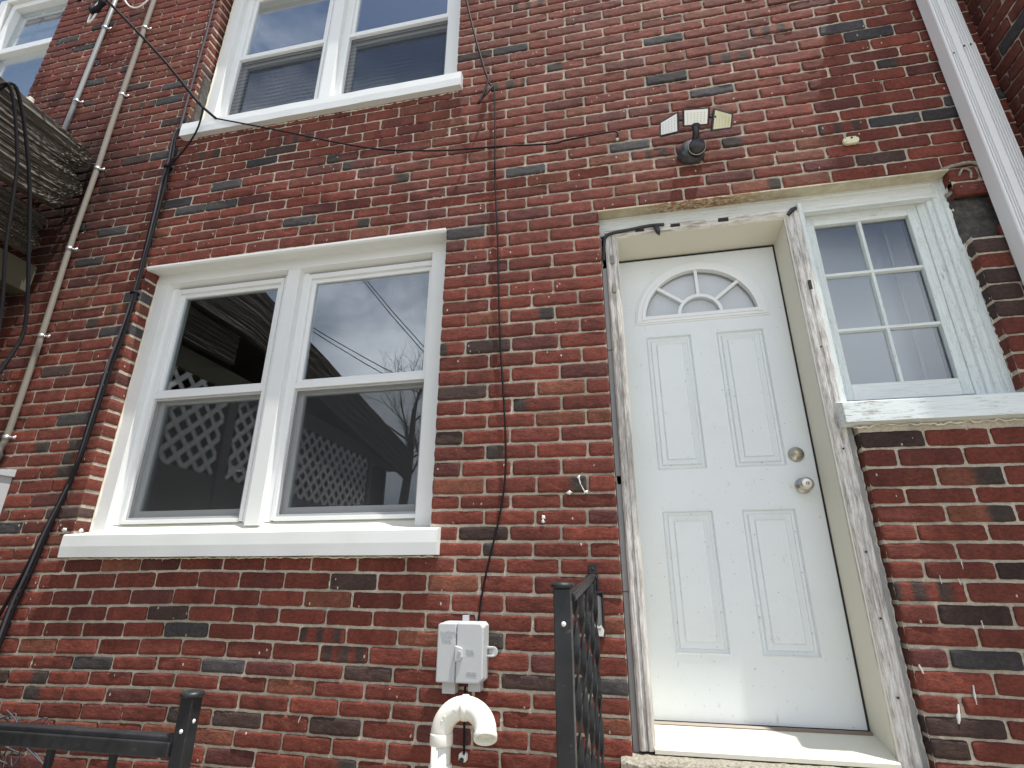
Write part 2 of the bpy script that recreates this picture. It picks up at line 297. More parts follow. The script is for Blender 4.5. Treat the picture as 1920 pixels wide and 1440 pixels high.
# photographed dark / flashed bricks: x, z, kind (1 grey-black, 2 half flashed, 3 dark brown)
DARK = [(385,1181,1),(325,1178,3),(210,1237,1),(453,1251,1),(85,1268,2),(728,1265,3),(665,1367,3),(303,1148,3),(395,1355,3),(955,1280,3),(1025,1285,3),(1143,1290,1),(476,308,1),(413,353,1),(402,389,1),(347,397,1),(330,382,1),(545,420,1),(640,425,2),(872,435,1),(637,298,2),(673,310,2),(723,338,2),(972,321,1),(946,94,1),(980,150,2),(1142,277,1),(1162,273,1),(1312,168,1),(1652,223,1),(1562,236,2),(1407,258,2),(1630,295,3),(1388,348,2),(1620,57,1),(1781,182,1),(1807,200,1),(1210,77,1),(1230,145,1),(1575,50,1),(145,92,1),(110,78,1),(247,160,3),(310,163,1),(300,192,1),(310,230,3),(240,300,3),(297,293,1),(207,437,1),(157,493,1),(200,617,1),(187,602,2),(230,575,2),(147,787,1),(57,838,2),(197,740,2),(21,990,1),(128,963,3),(902,649,3),(967,587,2),(837,821,3),(875,997,3),(966,845,2),(1643,823,3),(1851,895,2),(1894,965,2),(1887,1074,3),(1747,1112,2),(1825,1157,3),(1787,1385,3),(1867,453,3),(1880,517,3),(1863,553,3),(1900,573,3),(868,1200,2),(640,1190,2),(600,1215,2),(1010,752,2),(835,740,3)]
def w2(px,py):
    d = r2*((px-960)/1005.27)-u2*((py-720)/1005.27)+fw; t = 2.2/d.y; return (d.x*t, d.z*t)
DARK = [(*w2(a,b),c) for a,b,c in DARK]
def bricks(name, X0, X1, Z0, Z1, openings, revs, holes, dark, anchors, mapf, parent, seed, soot):
    rg = np.random.RandomState(seed); V = []; F = []; COL = []; MI = []; nv = 0
    def addgrid(G, cols, mi, flip=False):
        nonlocal nv
        h, w_, _ = G.shape; V.append(G.reshape(-1,3)); COL.append(cols.reshape(-1,3))
        i, j = np.meshgrid(np.arange(h-1), np.arange(w_-1), indexing='ij'); a = (i*w_+j).ravel()+nv
        q = np.stack([a,a+1,a+w_+1,a+w_],1); F.append(q[:, ::-1] if flip else q); MI.append(np.full(len(q),mi)); nv += h*w_
    pitch = .2165; half = 0
    for i in range(len(JZ)-1):
        zh, zl = JZ[i], JZ[i+1]
        if zl < Z0 or zh > Z1: continue
        zc = (zh+zl)/2
        iv = [(X0,X1,0,0)]
        for (a,b,c,d) in openings:
            if c < zc < d:
                nw = []
                for (p,q,e,f_) in iv:
                    if b <= p or a >= q: nw.append((p,q,e,f_)); continue
                    if a > p: nw.append((p,a,e,1))
                    if b < q: nw.append((b,q,1,f_))
                iv = nw
        alt = (i-OFF) % 2
        for (p,q,e,f_) in iv:
            anc = None
            for (lo,hi,zlo,zhi,av) in anchors:
                if lo <= (p+q)/2 <= hi and zlo <= zc <= zhi: anc = av; break
            if anc is None: anc = -.81 + .02*math.sin(zc*2.1)
            ph = anc + (0 if alt == 0 else pitch/2)
            k0 = math.ceil((p-ph)/pitch-1e-6); js = []
            x = ph+k0*pitch
            while x < q-.01: js.append(x); x += pitch
            js = [x for x in js if x > p+.055 and x < q-.055]
            js = [p-(.005 if e else 0)]+[x+rg.uniform(-.006,.006) for x in js]+[q+(.005 if f_ else 0)]
            for a,b in zip(js[:-1], js[1:]):
                mw = rg.uniform(.0040,.0064); x0 = a+mw; x1 = b-mw; z0 = zl+rg.uniform(.0042,.0066); z1 = zh-rg.uniform(.0040,.0064)
                if a == js[0] and e: x0 = p
                if b == js[-1] and f_: x1 = q
                if x1-x0 < .03: continue
                xc = (x0+x1)/2
                if any(h[0] < xc < h[1] and h[2] < zc < h[3] for h in holes): continue
                deep = (e and a == js[0]), (f_ and b == js[-1])
                nx = max(4, int((x1-x0)/.015)); nz = 5
                us = np.concatenate([[0,.0035],np.linspace(.011,x1-x0-.011,nx),[x1-x0-.0035,x1-x0]]); vs = np.concatenate([[0,.0035],np.linspace(.011,z1-z0-.011,nz-1),[z1-z0-.0035,z1-z0]])
                U, Vv = np.meshgrid(us, vs, indexing='ij'); U = U.copy(); Vv = Vv.copy()
                ph_ = rg.uniform(0,6.28,8); Lx = x1-x0; H = z1-z0
                wob = lambda t,c,s_: s_*(np.sin(t*38+ph_[c])+.7*np.sin(t*95+ph_[c+1])+.5*np.sin(t*190+ph_[(c+2)%8]))
                wt = (Vv/H); wu = (U/Lx); am = .0007
                Z_ = Vv + wob(U,0,am)*wt + wob(U,2,am)*(1-wt); X_ = U + wob(Vv*2,4,am)*wu + wob(Vv*2,5,am)*(1-wu)
                # rounded corners
                ex = np.minimum(U, Lx-U); ez = np.minimum(Vv, H-Vv); cr_ = np.clip(1-(ex+ez)/.012,0,1)
                X_ += np.where(U<Lx/2,1,-1)*cr_*.0018; Z_ += np.where(Vv<H/2,1,-1)*cr_*.0025
                edge = np.minimum(ex,ez); Y_ = np.where(edge<.0005,.0034,np.where(edge<.0045,.0005,0.)) + rg.uniform(-.002,.0025) + (U/Lx-.5)*rg.normal(0,.0016) + (Vv/H-.5)*rg.normal(0,.0010)
                Y_ = Y_ + .0008*np.sin(U*60+ph_[6])*np.sin(Vv*130+ph_[7])+ rg.normal(0,.00022,U.shape)
                # colour
                kind = 0
                for (dx,dz,kk) in dark:
                    if x0-.006 < dx < x1+.006 and z0-.006 < dz-tilt(dx) < z1+.006: kind = kk; break
                t = rg.rand()
                if kind == 0:
                    rr = rg.rand()
                    if rr < .002: kind = 1
                    elif rr < .008: kind = 3
                    elif rr < .035: kind = 2
                base = np.array([.190,.050,.034])*(1-t)+np.array([.130,.038,.029])*t
                base = base*rg.uniform(.86,1.16)
                if rg.rand() < .08: base = np.array([.20,.075,.048])*rg.uniform(.8,1.05)
                if rg.rand() < .06: base = np.array([.110,.038,.034])*rg.uniform(.85,1.15)
                haze = .42*min(1,max(0,(zc-1.4)/1.6))*min(1,max(.2,(x0+2.6)/1.5))*min(1,max(.1,(1.5-x0)/1.0)); base = base*(1-haze)+np.array([.175,.075,.058])*haze*(.85+.3*rg.rand())  # pale pink haze over the upper middle wall, painted into the brick colours
                colv = np.ones(U.shape+(3,))*base
                # kiln streaks
                st = .12*np.sin(U*rg.uniform(40,90)+ph_[3])*(.5+.5*np.sin(U*25+ph_[5])); colv = colv*(1+st)[...,None]
                if kind == 1: colv = np.ones(U.shape+(3,))*np.array([.056,.053,.056])*rg.uniform(.75,1.45)
                if kind == 3: colv = np.ones(U.shape+(3,))*np.array([.062,.040,.036])*rg.uniform(.7,1.3)
                if kind == 2:
                    dkc = np.array([.052,.044,.040]); md = rg.randint(3)
                    if md == 0: f2 = np.clip((U/Lx-rg.uniform(.45,.75))*9,0,1)
                    elif md == 1: f2 = np.clip((rg.uniform(.25,.5)-U/Lx)*9,0,1)
                    else: f2 = np.clip(np.sin(U*rg.uniform(55,85)+ph_[1])*3,0,1)*.9
                    colv = colv*(1-f2[...,None])+dkc*f2[...,None]
                sx = x0+X_; sz = z0+Z_; s_ = soot(sx,sz); colv = colv*s_[...,None]
                T = np.vectorize(tilt)(sx); sz = sz+T
                addgrid(np.stack([sx,Y_,sz],-1), colv, 0, True)
                # sides back into the joint
                G = np.stack([sx,Y_,sz],-1)
                ring = [(G[:,0],colv[:,0],False,.02),(G[:,-1],colv[:,-1],True,.02),(G[0,:],colv[0,:],True,.115 if deep[0] else .02),(G[-1,:],colv[-1,:],False,.115 if deep[1] else .02)]
                for (ed,cl,fl,dp) in ring:
                    b2 = ed.copy(); b2[:,1] = dp; n_ = 8 if dp > .05 else 2
                    g3 = np.stack([ed+(b2-ed)*tt for tt in np.linspace(0,1,n_)],0)
                    if dp > .05:
                        g3[1:,:,0] += (rg.normal(0,.0004,g3[1:].shape[:2]))
                    # the small end faces are seen in the openings; side faces of deep ends only span the brick's own height
                    addgrid(g3, np.stack([cl]*n_,0), 0, fl)
    # mortar sheet
    openings = list(openings)+[(h[0],h[1],h[2],h[3]) for h in holes]
    xs = sorted(set([X0,X1]+[v_ for o in openings for v_ in o[:2] if X0 < v_ < X1])); zs = sorted(set([Z0,Z1]+[v_ for o in openings for v_ in o[2:] if Z0 < v_ < Z1]))
    for a,b in zip(xs[:-1],xs[1:]):
        for c_,d_ in zip(zs[:-1],zs[1:]):
            if any(o[0]-1e-6<=a and b<=o[1]+1e-6 and o[2]-1e-6<=c_ and d_<=o[3]+1e-6 for o in openings): continue
            gx = np.linspace(a,b,max(2,int((b-a)/.012)+1)); gz = np.linspace(c_,d_,max(2,int((d_-c_)/.012)+1)); U,Vv = np.meshgrid(gx,gz,indexing='ij')
            Y_ = .0082+rg.normal(0,.0011,U.shape)+.0018*np.sin(U*9+3*np.sin(Vv*4))*np.sin(Vv*7+U*3)
            T = np.where((U>-1.9),-.012*(np.clip(U,-1.9,1.8)+.3),.0192*np.clip(1-(-1.9-U)/1.1,0,1)); on = ((U>a+1e-6)|(a==X0))
            colm = np.ones(U.shape+(3,))*np.array([.62,.565,.47])*soot(U,Vv)[...,None]
            addgrid(np.stack([U,Y_,Vv],-1), colm, 1, True)
    # mortar behind the reveals
    for (xx,c_,d_,sg) in revs:
        for _ in (0,):
            gz = np.linspace(c_-.01,d_+.01,max(3,int((d_-c_)/.02))); gy = np.linspace(.006,.125,8); A,B = np.meshgrid(gz,gy,indexing='ij')
            xx_ = xx+sg*(.0035+rg.uniform(-.0012,.0012,A.shape)); colm = np.ones(A.shape+(3,))*np.array([.62,.565,.47])*soot(xx_,A)[...,None]
            addgrid(np.stack([xx_,B,A],-1), colm, 1, sg>0)
    V_ = np.concatenate(V); F_ = np.concatenate(F); CO = np.concatenate(COL); MI_ = np.concatenate(MI)
    V_ = mapf(V_); me = bpy.data.meshes.new(name); me.vertices.add(len(V_)); me.vertices.foreach_set('co', V_.astype(np.float32).ravel())
    me.loops.add(len(F_)*4); me.loops.foreach_set('vertex_index', F_.astype(np.int32).ravel()); me.polygons.add(len(F_)); me.polygons.foreach_set('loop_start', np.arange(0,len(F_)*4,4,dtype=np.int32))
    me.polygons.foreach_set('material_index', MI_.astype(np.int32)); me.polygons.foreach_set('use_smooth', np.ones(len(F_),dtype=bool)); me.update(calc_edges=True)
    ca = me.attributes.new('Col','FLOAT_COLOR','POINT'); ca.data.foreach_set('color', np.concatenate([CO,np.ones((len(CO),1))],1).astype(np.float32).ravel())
    me.materials.append(M['brick']); me.materials.append(M['mortar']); me.validate()
    ob = bpy.data.objects.new(name, me); C.collection.objects.link(ob); ob.parent = parent; ob.location = -wloc(parent); return ob
def soot(x, z):   # water stains and soot round the rotten porch roof end, grime along the party wall
    x = np.asarray(x,float); z = np.asarray(z,float)+0*x
    a = np.exp(-((x+3.35)/.42)**2-((z-2.35)/.75)**2)*.74; b = np.clip((-2.95-x)/1.2,0,1)*.22
    n_ = .5+.5*np.sin(x*17+3*np.sin(z*5))*np.sin(z*11+2*np.sin(x*7))
    return np.clip(1-a*(.75+.4*n_)-b*n_, .18, 1)

house = empty('row_house', (-1,0,GZ), 'red brick row house with white framed windows and a worn white door', 'house')
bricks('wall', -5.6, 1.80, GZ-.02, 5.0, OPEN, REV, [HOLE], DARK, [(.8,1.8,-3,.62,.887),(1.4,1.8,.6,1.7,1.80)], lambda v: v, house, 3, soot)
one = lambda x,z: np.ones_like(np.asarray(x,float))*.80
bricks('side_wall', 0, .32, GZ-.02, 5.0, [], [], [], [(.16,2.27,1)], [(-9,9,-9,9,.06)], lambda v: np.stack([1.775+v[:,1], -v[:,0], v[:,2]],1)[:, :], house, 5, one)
# fix winding independent of mapping: backing masonry behind the facing bricks
mb = MB()
for (a,b,c_,d_) in [(-5.6,-2.65,GZ,3.3),(-4.2,-2.68,3.3,5),(-2.65,-.8,GZ,.19),(-2.66,-.8,1.74,2.77),(-.8,-.045,GZ,5),(-.045,.89,GZ,-.6),(-.045,1.8,1.74,5),(.9,1.9,GZ,.57),(1.50,1.9,.57,1.74),(-2.68,-.8,4.31,5)]:
    mb.box(a,b,.035,.32,c_,d_)
mb.build('backing_masonry', M['parge'], house)
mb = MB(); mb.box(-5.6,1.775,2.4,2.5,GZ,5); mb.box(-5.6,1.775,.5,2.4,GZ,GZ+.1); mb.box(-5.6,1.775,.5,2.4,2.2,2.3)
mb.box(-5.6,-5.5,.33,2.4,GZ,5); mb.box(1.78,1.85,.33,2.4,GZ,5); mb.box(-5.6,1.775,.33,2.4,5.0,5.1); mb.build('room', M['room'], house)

# ---------------- twin sash window (lower), copied for the upper
def twin_window():
    w = empty('window', (-1.705,0,.117), parent=house)
    xl, xr = -2.640, -.846
    # casing wrapped in white aluminium
    mb = MB(); mb.box(xl,-2.560,.09,.16,.245,1.665); mb.box(-.918,xr+.04,.09,.16,.245,1.665)
    mb.build('casing', M['trim'], w, .002)
    mb = MB(); mb.prism([(-.007,1.735),(-.007,1.722),(.0,1.716),(.006,1.714),(.088,1.730),(.088,1.665),(.16,1.652),(.16,1.76),(.02,1.76),(.02,1.735)], xl-.004, xr+.03)
    mb.build('head_casing', M['trim'], w, .0015)
    mb = MB(); mb.box(-1.772,-1.695,.088,.16,.262,1.664); mb.build('mullion', M['trim'], w, .002)
    mb = MB(); mb.prism([(-.002,.224),(.088,.246),(.145,.283),(.17,.283),(.17,.19),(-.002,.19)], xl+.002, xr+.028); mb.build('sub_sill', M['cream'], w, .001)
    mb = MB()
    n = 40; xs = np.linspace(-2.642,-.764,n); rows = []
    for i,x in enumerate(xs):
        d = .0005*math.sin(i*1.1)+.0004*math.sin(i*.61+1); e = .0006*math.sin(i*.5)
        rows.append([(x,.012,.119),(x,-.040+d,.117+e),(x,-.043+d*1.5,.166),(x,-.041+d,.216+e),(x,-.036,.2215),(x,.012,.2300)])
    vs = [p for r_ in rows for p in r_]; k_ = 6
    fs = [(i*k_+j,(i+1)*k_+j,(i+1)*k_+(j+1)%k_,i*k_+(j+1)%k_) for i in range(n-1) for j in range(k_)]+[tuple(range(k_)),tuple(range((n-1)*k_,n*k_))[::-1]]
    mb.add(vs,fs); mb.build('sill', M['trim'], w, 0)
    mb = MB()
    for x0,x1 in ((-2.52,-1.815),(-1.665,-.905)):
        mb.box(x0-.042,x0,.13,.2,.28,1.655); mb.box(x1,x1+.042,.13,.2,.28,1.655)
    mb.build('inner_stop', M['vinyl'], w, .002)
    for x0,x1 in ((-2.52,-1.815),(-1.663,-.905)):
        mb = MB(); t = .020
        mb.box(x0,x0+t,.125,.21,.287,1.640); mb.box(x1-t,x1,.125,.21,.287,1.640); mb.box(x0+t,x1-t,.125,.21,1.612,1.640); mb.box(x0+t,x1-t,.118,.21,.283,.302)
        mb.build('frame', M['vinyl'], w, .0015)
        mb = MB(); a,b = x0+t,x1-t; s_ = .024
        mb.box(a,a+s_,.140,.168,.985,1.612); mb.box(b-s_,b,.140,.168,.985,1.612); mb.box(a+s_,b-s_,.140,.168,1.588,1.612); mb.box(a,b,.124,.168,.955,.985); mb.box(a+.002,b-.002,.132,.168,.985,1.003)
        mb.build('upper_sash', M['vinyl'], w, .0015)
        mb = MB(); mb.box(a+s_,b-s_,.152,.156,1.003,1.588); mb.build('pane', M['glass'], w)
        mb = MB(); s_ = .030
        mb.box(a+.001,a+s_,.170,.200,.303,.955); mb.box(b-s_,b-.001,.170,.200,.303,.955); mb.box(a+s_,b-s_,.170,.200,.303,.352); mb.box(a+s_,b-s_,.170,.200,.930,.955)
        mb.build('lower_sash', M['vinyl'], w, .002)
        mb = MB(); mb.box(a+s_,b-s_,.183,.187,.352,.930); mb.build('pane', M['glass'], w)
        mb = MB(); f_ = .012
        mb.box(a,a+f_,.136,.144,.303,.954); mb.box(b-f_,b,.136,.144,.303,.954); mb.box(a+f_,b-f_,.136,.144,.303,.303+f_); mb.box(a+f_,b-f_,.136,.144,.942,.954)
        mb.build('screen_frame', M['greyvinyl'], w, .001)
        mb = MB(); mb.add([(a+f_,.1405,.315),(b-f_,.1405,.315),(b-f_,.1405,.942),(a+f_,.1405,.942)],[(0,1,2,3)]); mb.build('insect_screen', M['screen'], w)
    # ragged sealant along the brick
    mb = MB()
    for x,s_ in ((xl-.001,1),(xr+.036,-1)):
        pts = [(x+rng.normal(0,.0012), .088, z) for z in np.linspace(.23,1.70,60)]; mb.tube(pts, [.0045+abs(rng.normal(0,.0014)) for _ in pts], 6)
    mb.build('sealant', M['caulk'], w, 0, True)
    return w
win = twin_window(); win['label'] = 'lower twin sash window with dark panes reflecting a lattice porch'
w2_ = copy_tree(win, house, (-.0,0,2.573)); w2_['label'] = 'upper twin sash window reflecting blue sky and cloud'
for ch in w2_.children:
    if ch.name.startswith('insect'): ch.data = ch.data.copy(); ch.data.materials[0] = M['screen2']
    if ch.name.startswith('pane'): ch.data = ch.data.copy(); ch.data.materials[0] = M['glassbright']
# worn mortar lump under the sill ends
# ---------------- neighbour's window, far upper left
w3 = empty('window', (-4.75,0,3.34), parent=house); w3['label'] = 'left sash window with white grille, partly cut off'
mb = MB(); mb.box(-5.19,-5.10,.09,.16,3.4,4.9); mb.box(-5.10,-4.2,.09,.16,4.86,4.95); mb.build('casing', M['trim'], w3, .002)
mb = MB(); mb.box(-5.08,-5.03,.12,.2,3.45,4.86); mb.box(-5.03,-4.25,.12,.2,4.80,4.86); mb.box(-5.03,-4.2,.12,.17,4.225,4.285); mb.box(-4.235,-4.19,.16,.2,3.4,4.86); mb.build('sash', M['vinyl'], w3, .002)
mb = MB()
for x in (-4.80,-4.57,-4.34): mb.box(x-.012,x+.012,.185,.195,4.285,4.80)
mb.box(-5.03,-4.2,.184,.196,4.53,4.555); mb.build('grille', M['vinyl'], w3, .001)
mb = MB(); mb.box(-5.03,-4.2,.170,.174,4.285,4.80); mb.build('pane', M['glassbright'], w3)
mb = MB(); mb.box(-5.03,-4.2,.170,.174,3.42,4.225); mb.build('pane', M['glassbright'], w3)
mb = MB(); mb.box(-5.3,-4.10,-.035,.16,3.30,3.375); mb.build('sill', M['caulk'], w3, .004)
mb = MB(); mb.box(-5.2,-4.2,.26,.27,3.4,4.9); mb.build('curtain', M['curtain'], w3)

# ---------------- door and its surround
door = empty('door', (.415,.22,-.472), parent=house); door['label'] = 'white steel door with four panels and a fan light'
dx0,dx1,dz0,dz1 = .043,.787,-.474,1.553; Y0 = .22
cx, cz, RO = .413, 1.224, .262
mb = MB()
# slab front with a half-round opening: build as strips round the arch
NA = 32; arc = [(cx+RO*math.cos(math.pi*i/NA), 1.206+RO*1.0*math.sin(math.pi*i/NA)) for i in range(NA+1)]
vs = []; fs = []
top = [(dx1+(dx0-dx1)*i/NA, dz1) for i in range(NA+1)]
for (a,b) in zip(arc,top): vs += [(a[0],Y0,a[1]),(b[0],Y0,b[1])]
fs += [(2*i,2*i+2,2*i+3,2*i+1) for i in range(NA)]
mb.add(vs,fs)
mb.add([(dx0,Y0,1.206),(cx-RO,Y0,1.206),(dx0,Y0,dz1)],[(0,1,2)]); mb.add([(dx1,Y0,1.206),(cx+RO,Y0,1.206),(dx1,Y0,dz1)],[(0,1,2)])
panels = [(.150,.358,.478,1.124),(.471,.677,.472,1.121),(.146,.358,-.248,.304),(.468,.677,-.248,.301)]
def emboss(mb, x0,x1,z0,z1, y):
    prof = [(0,0),(.004,-.004),(.009,.007),(.018,.007),(.024,-.001),(.044,.006),(.048,-.001)]
    rings = []
    for d,h in prof: rings += [[(x0+d,y+h,z0+d),(x1-d,y+h,z0+d),(x1-d,y+h,z1-d),(x0+d,y+h,z1-d)]]
    v = [p for r_ in rings for p in r_]; f = [(4*i+j,4*i+(j+1)%4,4*i+4+(j+1)%4,4*i+4+j) for i in range(len(rings)-1) for j in range(4)]+[tuple(4*(len(rings)-1)+j for j in range(4))]
    mb.add(v,f)
zs_ = sorted(set([dz0,1.206]+[p[2] for p in panels]+[p[3] for p in panels])); 
# rectangular slab area tiled around the embossed panels
def tile(x0,x1,z0,z1): mb.add([(x0,Y0,z0),(x1,Y0,z0),(x1,Y0,z1),(x0,Y0,z1)],[(0,1,2,3)])
L1,R1,L2,R2 = .150,.358,.470,.677
for (za,zb) in ((.478,1.122),(-.248,.303)):
    tile(dx0,L1,za,zb); tile(R1,L2,za,zb); tile(R2,dx1,za,zb); emboss(mb,L1,R1,za,zb,Y0); emboss(mb,L2,R2,za,zb,Y0)
tile(dx0,dx1,1.122,1.206); tile(dx0,dx1,.303,.478); tile(dx0,dx1,dz0,-.248)
mb.add([(dx0,Y0,dz0),(dx1,Y0,dz0),(dx1,Y0+.04,dz0),(dx0,Y0+.04,dz0)],[(0,1,2,3)])
mb.build('door_slab', M['door'], door)
# fan light surround
def arcband(mb, r0, r1, y0, y1, z=1.206, a0=0, a1=math.pi, n=40, c=cx):
    v = []; 
    for i in range(n+1):
        a = a0+(a1-a0)*i/n; ca,sa = math.cos(a),math.sin(a)
        v += [(c+r0*ca,y0,z+r0*sa),(c+r1*ca,y0,z+r1*sa),(c+r1*ca,y1,z+r1*sa),(c+r0*ca,y1,z+r0*sa)]
    f = [(4*i+j,4*i+(j+1)%4,4*i+4+(j+1)%4,4*i+4+j) for i in range(n) for j in range(4)]+[(0,1,2,3),(4*n+3,4*n+2,4*n+1,4*n)]
    mb.add(v,f)
mb = MB(); zb = 1.206
arcband(mb,.272,.306,Y0-.004,Y0+.02); arcband(mb,.262,.296,Y0-.010,Y0+.02); arcband(mb,.256,.274,Y0-.014,Y0+.02)
mb.box(cx-.306,cx+.306,Y0-.004,Y0+.02,zb-.018,zb+.004); mb.box(cx-.300,cx+.300,Y0-.009,Y0+.02,zb-.010,zb+.014); mb.box(cx-.26,cx+.26,Y0-.013,Y0+.02,zb+.004,zb+.022)
mb.build('fanlight_frame', M['vinyl'], door, .0015, False)
mb = MB(); arcband(mb,.088,.104,Y0-.006,Y0+.012,zb+.02)
for a in (42,90,138):
    a = R(a); d = Vector((math.cos(a),0,math.sin(a))); n_ = Vector((-d.z,0,d.x))*.0075; p0 = Vector((cx,0,zb+.02))+d*.100; p1 = Vector((cx,0,zb+.006))+d*.262
    mb.hexa([(p0-n_).xyz+Vector((0,Y0+.012,0)),(p1-n_)+Vector((0,Y0+.012,0)),(p1-n_)+Vector((0,Y0-.005,0)),(p0-n_)+Vector((0,Y0-.005,0)),(p0+n_)+Vector((0,Y0+.012,0)),(p1+n_)+Vector((0,Y0+.012,0)),(p1+n_)+Vector((0,Y0-.005,0)),(p0+n_)+Vector((0,Y0-.005,0))])
mb.build('fanlight_bars', M['vinyl'], door, .001)
mb = MB(); v = [(cx,Y0+.014,zb)]+[(cx+.265*math.cos(math.pi*i/30),Y0+.014,zb+.265*math.sin(math.pi*i/30)) for i in range(31)]; mb.add(v,[(0,i,i+1) for i in range(1,31)]); mb.build('fanlight_pane', M['glassold'], door)
mb = MB(); mb.box(cx-.3,cx+.3,Y0+.035,Y0+.04,zb-.02,zb+.30); mb.build('fanlight_curtain', M['curtain'], door)
mb = MB(); mb.lathe([(.0,.030),(.014,.030),(.0165,.028),(.017,.024),(.026,.019),(.031,.008),(.032,0)],(.717,Y0,.524),(0,-1,0)); mb.build('deadbolt', M['steel'], door, 0, True)
mb = MB(); mb.lathe([(.0,.033),(.012,.033),(.0135,.031),(.0135,.029)],(.717,Y0,.524),(0,-1,0)); mb.box(.7158,.7182,Y0-.0345,Y0-.03,.518,.530); mb.build('deadbolt_keyway', M['brass'], door, 0, True)
mb = MB(); mb.lathe([(.032,0),(.032,.004),(.028,.010),(.015,.014),(.012,.022),(.014,.030),(.022,.037),(.0275,.046),(.0275,.054),(.024,.062),(.016,.064),(.0,.064)],(.722,Y0,.392),(0,-1,0)); mb.build('doorknob', M['steel'], door, 0, True)
mb = MB(); mb.lathe([(.007,.063),(.007,.067),(.0,.067)],(.722,Y0,.392),(0,-1,0)); mb.build('knob_keyway', M['brass'], door, 0, True)
mb = MB(); mb.box(.784,.790,Y0-.004,Y0+.03,dz0-.01,dz1+.004); mb.box(.04,.79,Y0-.004,Y0+.03,dz1-.001,dz1+.006); mb.box(.04,.79,Y0-.006,Y0+.03,dz0-.014,dz0-.002); mb.build('weatherstrip', M['darkgap'], door)

fr = empty('door_frame', (.415,.05,-.54), parent=house); fr['label'] = 'stripped grey wooden door casing with cream jambs'
mb = MB()
mb.prism([(.800,.045),(.803,.058),(.803,.05),(.787,.27),(.86,.27),(.86,.05)], -.53, 1.60, 'z')   # right jamb
mb.prism([(.046,.05),(.044,.26),(.0,.26),(.0,.05)], -.53, 1.60, 'z')
mb.prism([(.05,1.584),(.27,1.556),(.27,1.62),(.05,1.62)], .0, .86, 'x')
mb.build('jamb', M['jamb'], fr, .001)
# moulded casings, stepped profile
mb = MB()
mb.prism([(-.012,.060),(-.012,.040),(-.004,.034),(.006,.034),(.010,.040),(.018,.040),(.022,.034),(.034,.036),(.040,.044),(.0445,.052),(.0445,.062)], -.535, 1.600, 'z')
mb.prism([(.800,.062),(.800,.052),(.806,.043),(.812,.036),(.826,.034),(.830,.040),(.838,.040),(.842,.034),(.860,.034),(.866,.040),(.868,.062)], -.538, 1.622, 'z')
mb.build('side_casing', M['wcasing'], fr, .0008)
mb = MB(); mb.prism([(.060,1.586),(.048,1.586),(.040,1.594),(.036,1.602),(.040,1.606),(.034,1.612),(.034,1.624),(.042,1.630),(.060,1.630)], -.012, .868, 'x'); mb.build('head_casing', M['wcasingh'], fr, .0008)
mb = MB(); mb.box(-.034,-.0125,.062,.09,-.55,-.02); mb.box(-.034,-.0125,.060,.09,-.018,.395); mb.box(-.034,-.0125,.062,.09,.43,1.0); mb.box(-.034,-.0125,.059,.09,1.002,1.43); mb.build('side_flashing', M['greyvinyl'], fr, .0015)
mb = MB(); mb.box(.8685,.885,.050,.09,-.56,.60); mb.build('corner_strip', M['greyvinyl'], fr, .002)
mb = MB(); mb.prism([(.21,-.478),(.045,-.522),(.040,-.524),(.030,-.526),(.030,-.540),(.21,-.540)], .04, .80, 'x'); mb.build('threshold', M['jamb'], fr, .001)
mb = MB(); mb.prism([(.214,-.476),(.195,-.474),(.188,-.480),(.190,-.488),(.214,-.49)], .045, .788, 'x'); mb.build('sweep_strip', painted('bronze_strip',(.20,.16,.12),rough=.5), fr)
# black sealing tape remains, hinge mortices, screw holes
mb = MB(); mb.tube(spline([(-.022,.056,1.47),(-.018,.050,1.53),(-.010,.034,1.585),(.02,.030,1.604),(.10,.029,1.611),(.20,.029,1.621),(.27,.029,1.618)]), .0085, 6)
mb.tube([(.225,.028,1.612),(.232,.022,1.60),(.238,.020,1.575),(.243,.022,1.555)],[.010,.014,.013,.002],6)
mb.tube([(.815,.030,1.590),(.835,.028,1.612),(.852,.030,1.622)],[.008,.012,.008],6); mb.build('torn_tape', M['tape'], fr, 0, False)
mb = MB()
for a,b,c_,d_ in ((.135,.175,1.600,1.609),(.300,.342,1.604,1.618),(.515,.560,1.600,1.618)): mb.box(a,b,.0325,.04,c_,d_)
mb.box(.838,.850,.0325,.04,1.20,1.245)
for z in (.50,.12,-.1,-.34,.93): mb.lathe([(.0035,0),(.0035,.004)],(.834,.0365,z),(0,-1,0),8)
mb.build('mortice', M['darkgap'], fr)
mb = MB()
for z in (1.435,1.28): mb.box(.008,.026,.030,.036,z,z+.045)
mb.build('clip', painted('dull_clip',(.22,.22,.18)), fr, .001)

# lintel soffit and frieze over door and side light
mb = MB(); mb.prism([(-.006,1.716),(.075,1.722),(.075,1.74),(.02,1.74),(.02,1.724),(-.006,1.724)], -.038, 1.47, 'x'); mb.v = [(v[0],v[1],v[2]+tilt(v[0])) for v in mb.v]; mb.build('lintel', M['rust'], house, .001)
mb = MB(); mb.prism([(.078,1.722),(.066,1.716),(.066,1.692),(.072,1.688),(.072,1.636),(.066,1.630),(.066,1.618),(.10,1.618),(.10,1.722)], -.036, 1.46, 'x'); mb.build('frieze', M['peelh'], house, .001)
